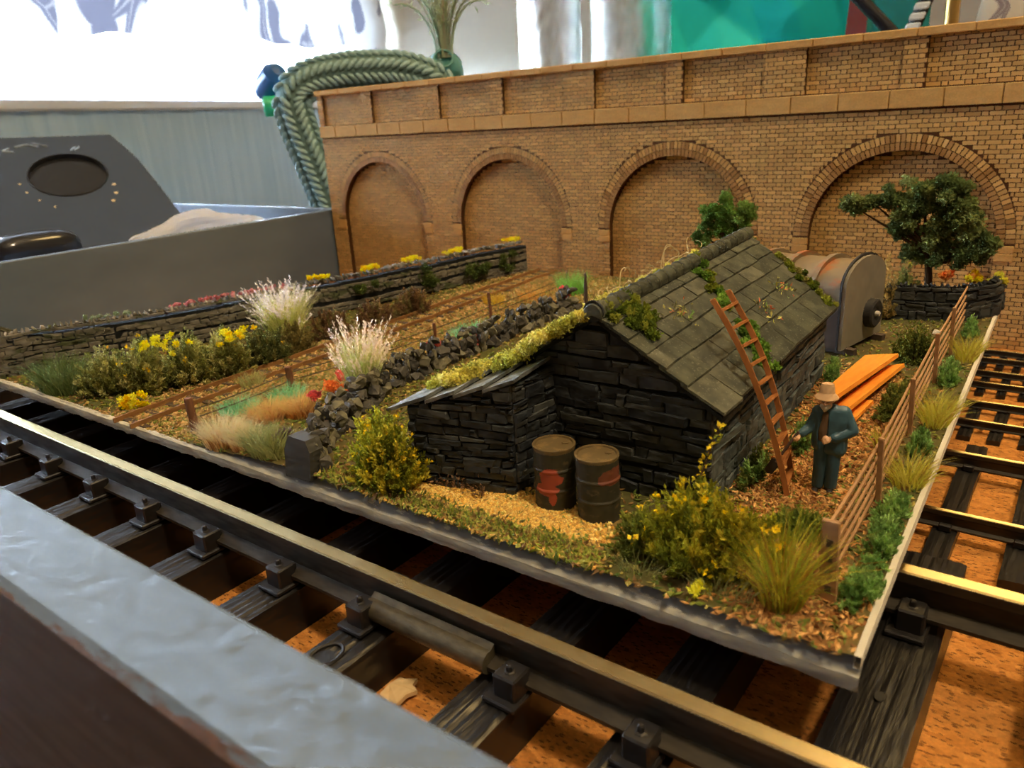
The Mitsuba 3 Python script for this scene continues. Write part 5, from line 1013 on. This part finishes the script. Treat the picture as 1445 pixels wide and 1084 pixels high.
gt('grass_tuft', -27.5, 157, 1.6, 2.4, 6, .6, 90, YG, 'thin dry grass inside the slat fence near the man', width=.2); gt('grass_tuft', -28.8, 188, 1.6, 2.4, 6, .6, 90, YG, 'thin dry grass inside the slat fence by the planks', width=.2)
gt('grass_tuft', -49, 92.4, 4, 1.6, 5.0, .9, 60, [lin(150, 150, 100), lin(116, 122, 72)], 'thin grass blades hanging over the front edge left of the gorse', width=.18); gt('grass_tuft', -36, 92.6, 5, 1.4, 6, .8, 60, [lin(150, 150, 100), lin(116, 122, 72)], 'thin grass blades hanging over the front edge under the gorse', width=.18)
# low leafy plants
LG = [lin(116, 150, 86), lin(138, 168, 102), lin(94, 126, 68)]
for x, y, rad, lab in ((-19.4, 116, (2.8, 9.5, 4.0), 'fresh green creeping plant outside the slat fence, second from the front'), (-19.0, 103, (2.8, 6, 4.2), 'fresh green creeping plant at the outer foot of the front fence post'), (-20.2, 129, (2.6, 7, 4.2), 'fresh green creeping plant outside the second slat fence post'), (-21.4, 159, (2.2, 5, 5), 'fresh green plant between the first and second yellow tuft'), (-23, 204, (2.4, 6, 6.5), 'fresh green plant between the second and third yellow tuft'), (-24.5, 250, (2, 6, 6), 'fresh green plant at the far end outside the slat fence')): shrub((x, y), rad, 55, 60, .8, LG, lab, 0, None, 'creeping_plant', 'plant', .8, 1.2)
DG = [lin(92, 102, 48), lin(114, 120, 58), lin(74, 84, 40)]
shrub((-33.5, 219), (5.5, 6, 10), 80, 60, .9, DG, 'dark green bush between the wagon body and the slat fence', 0, None, 'bush', 'bush'); shrub((-30.8, 181), (2.6, 15, 4.6), 80, 60, .85, DG, 'low dark green plants between the planks and the slat fence', 0, None, 'creeping_plant', 'plant')
shrub((-31.2, 116), (6, 4.5, 4), 80, 60, .85, [lin(98, 112, 46), lin(116, 128, 58), lin(76, 92, 40)], 'leafy green plant in front of the feet of the man', 0, None, 'creeping_plant', 'plant'); shrub((-44.6, 131), (1.8, 7, 6), 50, 55, .85, LG + DG, 'green weeds at the foot of the cottage side wall behind the ladder', 0, None, 'creeping_plant', 'plant')
shrub((-47.2, 192), (1.6, 4, 7), 40, 50, .8, LG, 'green weeds at the far corner of the cottage', 0, None, 'creeping_plant', 'plant'); shrub((-41.5, 149), (2, 6, 6), 50, 55, .8, LG + DG, 'green weeds by the cottage wall, left of the standing man', 0, None, 'creeping_plant', 'plant'); shrub((-48.5, 112.5), (5, 2.5, 3.6), 50, 50, .8, DG, 'small dark weeds at the near cottage corner', 0, None, 'creeping_plant', 'plant')
P = [[r.uniform(-98, -84), 98.2 + r.normal(0, .6) + .0, 24.2 + abs(r.normal(0, 1.2))] for _ in range(140)]; v, f, c = leaves(np.array(P), .8, [lin(120, 96, 72), lin(90, 70, 52)], r, .8, .6); add('dead_stalks', (v, f), 'foliage', False, c); tag('dead_stalks', 'brown dead stalks along the foot of the lean-to wall', 'dead plants', kind='stuff')
for x, y, z, s, lab in ((-33.9, 205, 36.0, 1.3, 'white pebble-like fleck caught on the slat fence'), (-17, 236.8, 1, 1.0, 'pale pebble lying between the rails at the right')): v, f = rock((x + (6.8 if z > 30 else 0), y, z), (s * 1.8, s * 1.5, s * 1.3), r, 16); k = thing('pebble'); add(k, (v, f), 'card_white', 30); tag(k, lab, 'pebble')

# ------------------------------------------------------------------ behind the layout
# the slanting black appliance with its round recess
AQ, AN_, A1, A2 = (np.array(x) for x in ((-511.582567, 227.779009, 67.587024), (0.497549707, -0.221530964, 0.838670568), (0.40674823, 0.9135402983, 0.0), (-0.7661593611, 0.3411277692, 0.544639035)))
bump('hazed_black', lin(54, 66, 84), .42, lambda p, n, uv: noise(p.x * 3000, p.y * 3000, p.z * 3000), .00002); mat('gloss_black', lin(22, 23, 26), .12, clearcoat=.6)  # matt black lightened to blue: window glare painted into the colour
o = [(-52, 57), (-33, 55.8), (29.9, 53.0), (36, 39), (42.2, 22.5), (49.5, -7.6), (55.1, -33.1), (60.5, -57), (-52, -62)]
pl = Polygon(o).difference(Polygon([(22.0 * math.cos(a), 11.5 + 22.0 * math.sin(a)) for a in np.linspace(0, 2 * np.pi, 48, endpoint=False)])); m = trimesh.creation.extrude_polygon(pl, 3.0, engine='earcut')
add('appliance__sloping_panel', place((m.vertices - [0, 0, 3.0], m.faces), AQ, A1, A2, AN_), 'hazed_black')
v, f = lathe([(22.6, .1), (22.2, .7), (21.7, .7), (21.4, .1), (21.3, -2.2), (.001, -2.2)], 60); add('appliance__dial_recess', place((v + [0, 11.5, 0], f), AQ, A1, A2, AN_), 'gloss_black', 40)
for a, b in ((23.9, -2.2), (23.7, -11.1), (21.0, -18.7), (-10.8, -19.7), (-18.1, -12.2), (-23.9, -3.5), (-26.8, 5.5)):
    v, f = lathe([(1.25 if a > 0 else .8, .02), (.9 if a > 0 else .5, .4), (.001, .5)], 12); add('appliance__dot', place((v + [a, b, 0], f), AQ, A1, A2, AN_), 'dot_cream')
mat('dot_cream', lin(226, 206, 170), .5)
for (a, b), (c, d) in (((-26, 44.5), (-19, 46.5)), ((-19, 46.5), (-13, 43)), ((-16, 47.5), (-8, 43.5)), ((-33, 41), (-29, 43.5)), ((-33, 40.5), (-27, 39)), ((4.5, 37), (7.5, 40.5)), ((7, 37), (10, 40.5))):
    add('appliance__silver_mark', place(tube([[a, b, .25], [c, d, .25]], .55, 5), AQ, A1, A2, AN_), 'silver_mark')
mat('silver_mark', lin(190, 204, 214), .3, metallic=.7)
v, f = prism([(-52, 57), (29.9, 53), (60.5, -57), (-52, -62)], -22, -3.1); add('appliance__housing', place((v, f), AQ, A1, A2, AN_), 'hazed_black')
tag('appliance', 'slanting matt black appliance panel, blue glare painted in, with a round dial, behind the box end', 'appliance')
v = np.array(trimesh.creation.icosphere(3).vertices); f = np.array(trimesh.creation.icosphere(3).faces); v = np.sign(v) * np.abs(v) ** .6 * [12, 22, 13]
add('glossy_knob', (v + [-448, 174, 36.5], f), 'gloss_black', True); tag('glossy_knob', 'glossy black rounded object in front of the slanting panel', 'knob'); v, f = cbox((-448, 174, 6), (22, 40, 40), 2); add('glossy_knob_001', (v, f), 'hazed_black'); tag('glossy_knob_001', 'dark block carrying the glossy rounded object', 'block')
# crumpled wrapper lying behind the box end
n = 40; a, b = np.meshgrid(np.linspace(0, 1, n), np.linspace(0, 2 * np.pi, 20, endpoint=False), indexing='ij'); rad = (2.4 + 4.2 * np.sin(np.pi * a) ** .7) * (.45 + 1.1 * meshkit.noise(np.stack([a * 9, np.cos(b) * 1.6, np.sin(b) * 1.6], -1), 4))
V = np.stack([-402.5 + np.cos(b) * rad * .7 - 2, 203 + 84 * a, 40 + 5 * np.sin(np.pi * a) + np.sin(b) * rad * .95], -1).reshape(-1, 3); i, j = np.meshgrid(np.arange(n - 1), np.arange(20), indexing='ij'); q = np.stack([i * 20 + j, i * 20 + (j + 1) % 20, (i + 1) * 20 + (j + 1) % 20, (i + 1) * 20 + j], -1).reshape(-1, 4)
mat('wrapper_foil', proc(lambda p, n, uv: mix(mix(lin(250, 251, 253), lin(226, 230, 238), noise(p.x * 200, p.y * 200)), mi.Color3f(lin(112, 88, 78)), smoothstep(.66, .72, fbm(p.x * 90, p.y * 40, p.z * 130, 3)))), .18, spec=.9)
scene['film_plastic'] = {'type': 'principledthin', 'base_color': rgb(lin(244, 246, 250)), 'roughness': .25, 'diff_trans': 1.1, 'eta': 1.45}
add('wrapper', (V, np.vstack([q[:, [0, 1, 2]], q[:, [0, 2, 3]]])), 'film_plastic'); tag('wrapper', 'crumpled white and brown plastic wrapper behind the box end', 'wrapper'); v, f = cbox((-411, 246, 9.4), (17, 92, 48.6), 1); add('brown_carton', (v, f), 'raw_wood'); tag('brown_carton', 'brown carton under the crumpled wrapper', 'carton')
# the wicker chair back: two braided rows over a bent tube
WK = np.array([(-452, 392, -500), (-455, 389, -100), (-457, 387, 20), (-463, 380, 64), (-468, 374, 92), (-470, 372, 110), (-466, 377, 121), (-455, 391, 127.5), (-440, 408, 129.5), (-424, 426, 129), (-408, 442, 124), (-398, 452, 112), (-395, 455, 60), (-395, 455, -500)], float)
tt = np.r_[0, np.cumsum(np.linalg.norm(np.diff(WK, axis=0), axis=1))]; ts = np.linspace(380, tt[-1] - 460, 120)
from scipy.interpolate import PchipInterpolator
wk = PchipInterpolator(tt, WK); full = wk(np.linspace(0, tt[-1], 160))
mat('wicker_core', lin(88, 116, 112), .7); mat('wicker_strand', proc(lambda p, n, uv: mix(lin(120, 156, 160), lin(156, 186, 186), noise(p.x * 400, p.y * 400, p.z * 400))), .6)
add('wicker_chair__frame', tube(full, 12.5, 12), 'wicker_core', True); wv = MB(); ic = trimesh.creation.icosphere(1); vd_ = np.array([.66, -.75, .1]); vd_ /= np.linalg.norm(vd_)
for s in np.arange(150, tt[-1] - 560, 5.2):
    p, d = wk(s), wk(s + .5) - wk(s - .5); d /= np.linalg.norm(d); e = np.cross(d, vd_); e /= np.linalg.norm(e); g = np.cross(e, d)
    tc = np.array([0, 0, 91.0]) - p; tc /= np.linalg.norm(tc); g = tc - d * (tc @ d); g /= np.linalg.norm(g); e = np.cross(d, g)
    for th, tl in ((-1.15, 1), (-.38, -1), (.38, 1), (1.15, -1), (1.95, 1), (-1.95, -1)):
        c_ = p + (e * math.sin(th) + g * math.cos(th)) * 12.6; tn = e * math.cos(th) - g * math.sin(th); ax = d * .8 + tn * .75 * tl; ax /= np.linalg.norm(ax); nr_ = (c_ - p) / 12.6; bx = np.cross(ax, nr_); bx /= np.linalg.norm(bx)
        wv.add(c_ + np.array(ic.vertices) @ np.array([ax * 5.4, bx * 2.0, nr_ * 2.3]), ic.faces)
wv.put('wicker_chair__braid', 'wicker_strand', True); stuffpart('wicker_chair__braid'); add('wicker_chair__back_panel', tube([[-437, 420, -500], [-437, 420, 110]], 16, 10), 'wicker_core', True)
tag('wicker_chair', 'pale green wicker chair back behind the left end of the viaduct', 'wicker chair')
v, f = lathe([(.001, -13), (9, -12), (11, -4), (10, 8), (6, 13), (.001, 14)], 24); cc_, ss_ = math.cos(.9), math.sin(.9); v = np.c_[v[:, 0] * cc_ + v[:, 2] * ss_, v[:, 1], -v[:, 0] * ss_ + v[:, 2] * cc_]; add('blue_bottle', (v + [-509, 387, 127], f), 'blue_plastic', 30); mat('blue_plastic', lin(40, 84, 140), .35); tag('blue_bottle', 'dark blue rounded bottle top left of the wicker chair', 'bottle')
v, f = lathe([(.001, 0), (6, 0), (7.2, 1), (7.2, 30), (.001, 30)], 24); v = np.c_[v[:, 2] * .62, v[:, 2] * .78 + v[:, 0] * .0, v[:, 1]] + np.c_[v[:, 0] * -.78, v[:, 0] * .62, np.zeros(len(v))]; add('green_tube', (v + [-506, 374, 110], f), 'green_plastic', 30); mat('green_plastic', lin(46, 178, 122), .35); tag('green_tube', 'bright green tube sticking out left of the wicker chair', 'tube')
# teal pot lying tilted, dried grasses in it
v, f = lathe([(.001, -20), (11, -19), (15, -8), (14, 6), (9, 14), (7.6, 17), (6.6, 17), (6.2, 12), (.001, 10)], 32); nn = np.array([.56, -.66, .5]); nn /= np.linalg.norm(nn); ex = np.cross([0, 0, 1], nn); ex /= np.linalg.norm(ex); ey = np.cross(nn, ex)
mat('teal_glaze', proc(lambda p, n, uv: mix(lin(70, 128, 122), lin(96, 158, 146), fbm(p.x * 120, p.y * 120, p.z * 120))), .3); add('teal_pot', place((v, f), (-424, 486, 129), ex, ey, nn), 'teal_glaze', 40); tag('teal_pot', 'teal pot lying tilted behind the viaduct next to the wicker chair', 'pot')
v, f = cbox((-424, 494, 45), (40, 40, 123.6), 3); add('dark_crate', (v, f), 'soft_black'); tag('dark_crate', 'dark crate under the teal pot, mostly hidden by the viaduct', 'crate')
k = 'dried_grasses'; mb = MB(); mb2 = MB()
for i in range(34):
    a = r.normal(0, 1, 2); s = np.linspace(0, 1, 9); P = np.array([[-417 + a[0] * 3 + 20 * a[0] * t_ * t_ * .8, 480 + a[1] * 2 + 14 * a[1] * t_ * t_ * .7 , 138 + 64 * t_ - 14 * abs(a[0]) * t_ ** 3] for t_ in s]); mb.add(*tube(P, [.7] * 8 + [.2], 4, False), jit(lin(150, 158, 126), .15, r))
    if i % 2: v, f, c = leaves(np.repeat(P[3:], 5, 0) + r.normal(0, 1.2, (30, 3)), 4.5, [lin(168, 174, 146), lin(130, 140, 108)], r, .2, .25); mb2.add(v, f, c)
mb.put(k + '__stems', 'painted'); mb2.put(k + '__seed_heads', 'foliage'); stuffpart(k + '__stems'); stuffpart(k + '__seed_heads'); tag(k, 'drooping pale green dried grasses standing in the teal pot', 'dried grasses')
sb = MB(); sb.add(*cbox((-205, 655, -32), (530, 366, 30), 3)); sb.put('sideboard__top', 'table_wood'); add('sideboard__body', cbox((-205, 655, -403.6), (500, 340, 712.6), 4), 'table_wood'); tag('sideboard', 'brown sideboard behind the viaduct that carries vases and cloths', 'sideboard')
# crackled glass vases
scene['crackle_glass'] = {'type': 'roughdielectric', 'alpha': .12, 'int_ior': 1.5}
def vase(x, y, rad, h, label, seed):
    k = thing('glass_vase'); n, mrows = 72, 46; g = np.arange(n) * 2 * np.pi / n; V = []
    for rr0, zlist, amp in ((rad, np.linspace(0, h, mrows), 1.0), (rad - 4.5, np.linspace(h, 6, mrows), .15)):
        for z in zlist: nz_ = meshkit.fbm(np.stack([np.cos(g) * 6, np.sin(g) * 6, np.full(n, z * .09)], -1), 3, seed) - .5; R_ = rr0 + amp * (2.2 * nz_ + .8 * np.cos(g * 5 + seed)); V.append(np.c_[np.cos(g) * R_, np.sin(g) * R_, np.full(n, z)])
    V = np.array(V); m_ = len(V); i, j = np.meshgrid(np.arange(m_ - 1), np.arange(n), indexing='ij'); q = np.stack([i * n + j, i * n + (j + 1) % n, (i + 1) * n + (j + 1) % n, (i + 1) * n + j], -1).reshape(-1, 4); V = V.reshape(-1, 3); e = len(V)
    V = np.vstack([V, [[0, 0, 0], [0, 0, 6]]]); f = np.vstack([q[:, [0, 1, 2]], q[:, [0, 2, 3]], [[e, (j + 1) % n, j] for j in range(n)], [[e + 1, (m_ - 1) * n + j, (m_ - 1) * n + (j + 1) % n] for j in range(n)]])
    add(k, (V + [x, y, -16.8], f), 'crackle_glass', True); tag(k, label, 'vase')
vase(-362, 541, 24.5, 250, 'narrower crackled glass vase behind the viaduct, next to the dried grasses', 3); vase(-304, 566, 30, 250, 'wider crackled glass vase behind the viaduct, next to the turquoise cloth', 6)
# turquoise cloth with folds, hung over a frame
def cloth(key, a, b, z0, z1, th, col, label, folds, seed, cat='cloth'):
    a, b = np.array(a, float), np.array(b, float); d = (b - a); L = np.linalg.norm(d); d /= L; nrm = np.array([d[1], -d[0]]); nu, nv = 110, 60; u, v_ = np.meshgrid(np.linspace(0, L, nu), np.linspace(z0, z1, nv), indexing='ij')
    w = sum(am * np.abs(((u * math.cos(an) + v_ * math.sin(an)) / pr + ph) % 2 - 1) ** .8 for am, an, pr, ph in folds) + 5 * meshkit.fbm(np.stack([u * .02, v_ * .02, u * 0 + seed], -1), 3, seed)
    F = np.stack([a[0] + d[0] * u + nrm[0] * w, a[1] + d[1] * u + nrm[1] * w, v_], -1); B = F - np.array([nrm[0] * th, nrm[1] * th, 0]); V = np.vstack([F.reshape(-1, 3), B.reshape(-1, 3)]); i, j = np.meshgrid(np.arange(nu - 1), np.arange(nv - 1), indexing='ij'); q = np.stack([i * nv + j, (i + 1) * nv + j, (i + 1) * nv + j + 1, i * nv + j + 1], -1).reshape(-1, 4); n0 = nu * nv; f = np.vstack([q[:, [0, 1, 2]], q[:, [0, 2, 3]], n0 + q[:, [2, 1, 0]], n0 + q[:, [3, 2, 0]]]); add(key, (V, f), col, True); tag(key, label, cat)
mat('turquoise_cloth_m', lin(0, 196, 200), .75, sheen=.4); mat('teal_cloth_m', lin(10, 104, 104), .8); mat('dark_red_cloth', lin(104, 44, 52), .8)
cloth('turquoise_cloth', (-352, 672), (-196, 738), -16.6, 236, 3, 'turquoise_cloth_m', 'bright turquoise folded cloth hanging behind the viaduct', [(16, .9, 62, .2), (9, -.8, 44, .6), (6, .35, 30, .1)], 2); cloth('teal_cloth', (-196, 776), (-140, 790), -16.6, 236, 3, 'teal_cloth_m', 'dark teal cloth hanging behind the black pole', [(6, .1, 40, .3)], 5); cloth('red_cloth', (-212, 762), (-186, 772), -16.6, 236, 3, 'dark_red_cloth', 'dark red cloth just showing between turquoise and teal', [(5, .2, 22, .3)], 7)
p0, p1 = np.array([-154, 601, 158.0]), np.array([-130, 606, 132.0]); dd = (p0 - p1) / np.linalg.norm(p0 - p1); k = (132 + 16.0) / abs(dd[2]); add('black_pole', tube([p0 + dd * 60, p1, p1 - dd * k * .97], 4.2, 12), 'gloss_black', True); tag('black_pole', 'glossy black pole leaning behind the viaduct in front of the teal cloth', 'pole')
a = np.array([-107, 590, 149.0]); b = np.array([-113, 589, 132.0]); d = (a - b) / np.linalg.norm(a - b); add('link_strap__strap', tube([b - d * 152, a + d * 60], 4.4, 8), 'soft_black')
for i in range(-3, 8): c_ = b + d * (i * 6.2); v, f = cbox((0, 0, 0), (8.6, 2.4, 4.6), .8); add('link_strap__link', place((v, f), c_ + np.array([.2, -4.2, 0]), (1, 0, 0), (0, 1, 0), d), 'white_gloss')
tag('link_strap', 'black upright strap with a row of white links behind the viaduct', 'strap'); add('brass_post', tube([[-97.5, 632, -16.8], [-99, 632, 240]], 4.4, 14), 'brass', True); mat('brass', lin(214, 176, 104), .3, metallic=.8); tag('brass_post', 'pale golden post behind the viaduct beside the printed cushion', 'post')
scene['cushion_print'] = {'type': 'twosided', 'bsdf': {'type': 'diffuse', 'reflectance': f_leaf((1, 0), 0, 26., lin(206, 196, 178), lin(112, 92, 88))}}
v = np.array(trimesh.creation.icosphere(4).vertices); f = np.array(trimesh.creation.icosphere(4).faces); v = np.sign(v) * np.abs(v) ** .45 * [62, 22, 100]; add('printed_cushion', (v + [-33, 712, 82], f), 'cushion_print', True); tag('printed_cushion', 'beige cushion printed with brown leaves at the far right', 'cushion')

# repeats of one kind belong to one group
GROUPS = {'grass_tuft': 'static grass tufts on the diorama', 'tall_grass': 'tall pale feathery grasses', 'shrub': 'shrubs on the diorama', 'bush': 'green bushes on the diorama', 'flower_clump': 'flower clumps on the diorama', 'ivy': 'ivy on the long stone wall',
          'moss_clump': 'moss on the roofs', 'leaf_litter': 'leaf litter on the slates', 'oil_drum': 'oil drums by the gable', 'plank': 'orange planks', 'tree': 'trees on the diorama', 'creeping_plant': 'low green plants', 'railway_track': 'railway tracks on the cork', 'dry_stone_wall': 'dry stone walls', 'glass_vase': 'glass vases', 'pebble': 'pale pebbles', 'ceiling_lamp': 'pendant lamps'}
for k_, d_ in labels.items():
    b_ = k_.rsplit('_', 1)[0] if k_[-3:].isdigit() else k_
    if 'category' in d_ and b_ in GROUPS: d_.setdefault('group', GROUPS[b_])
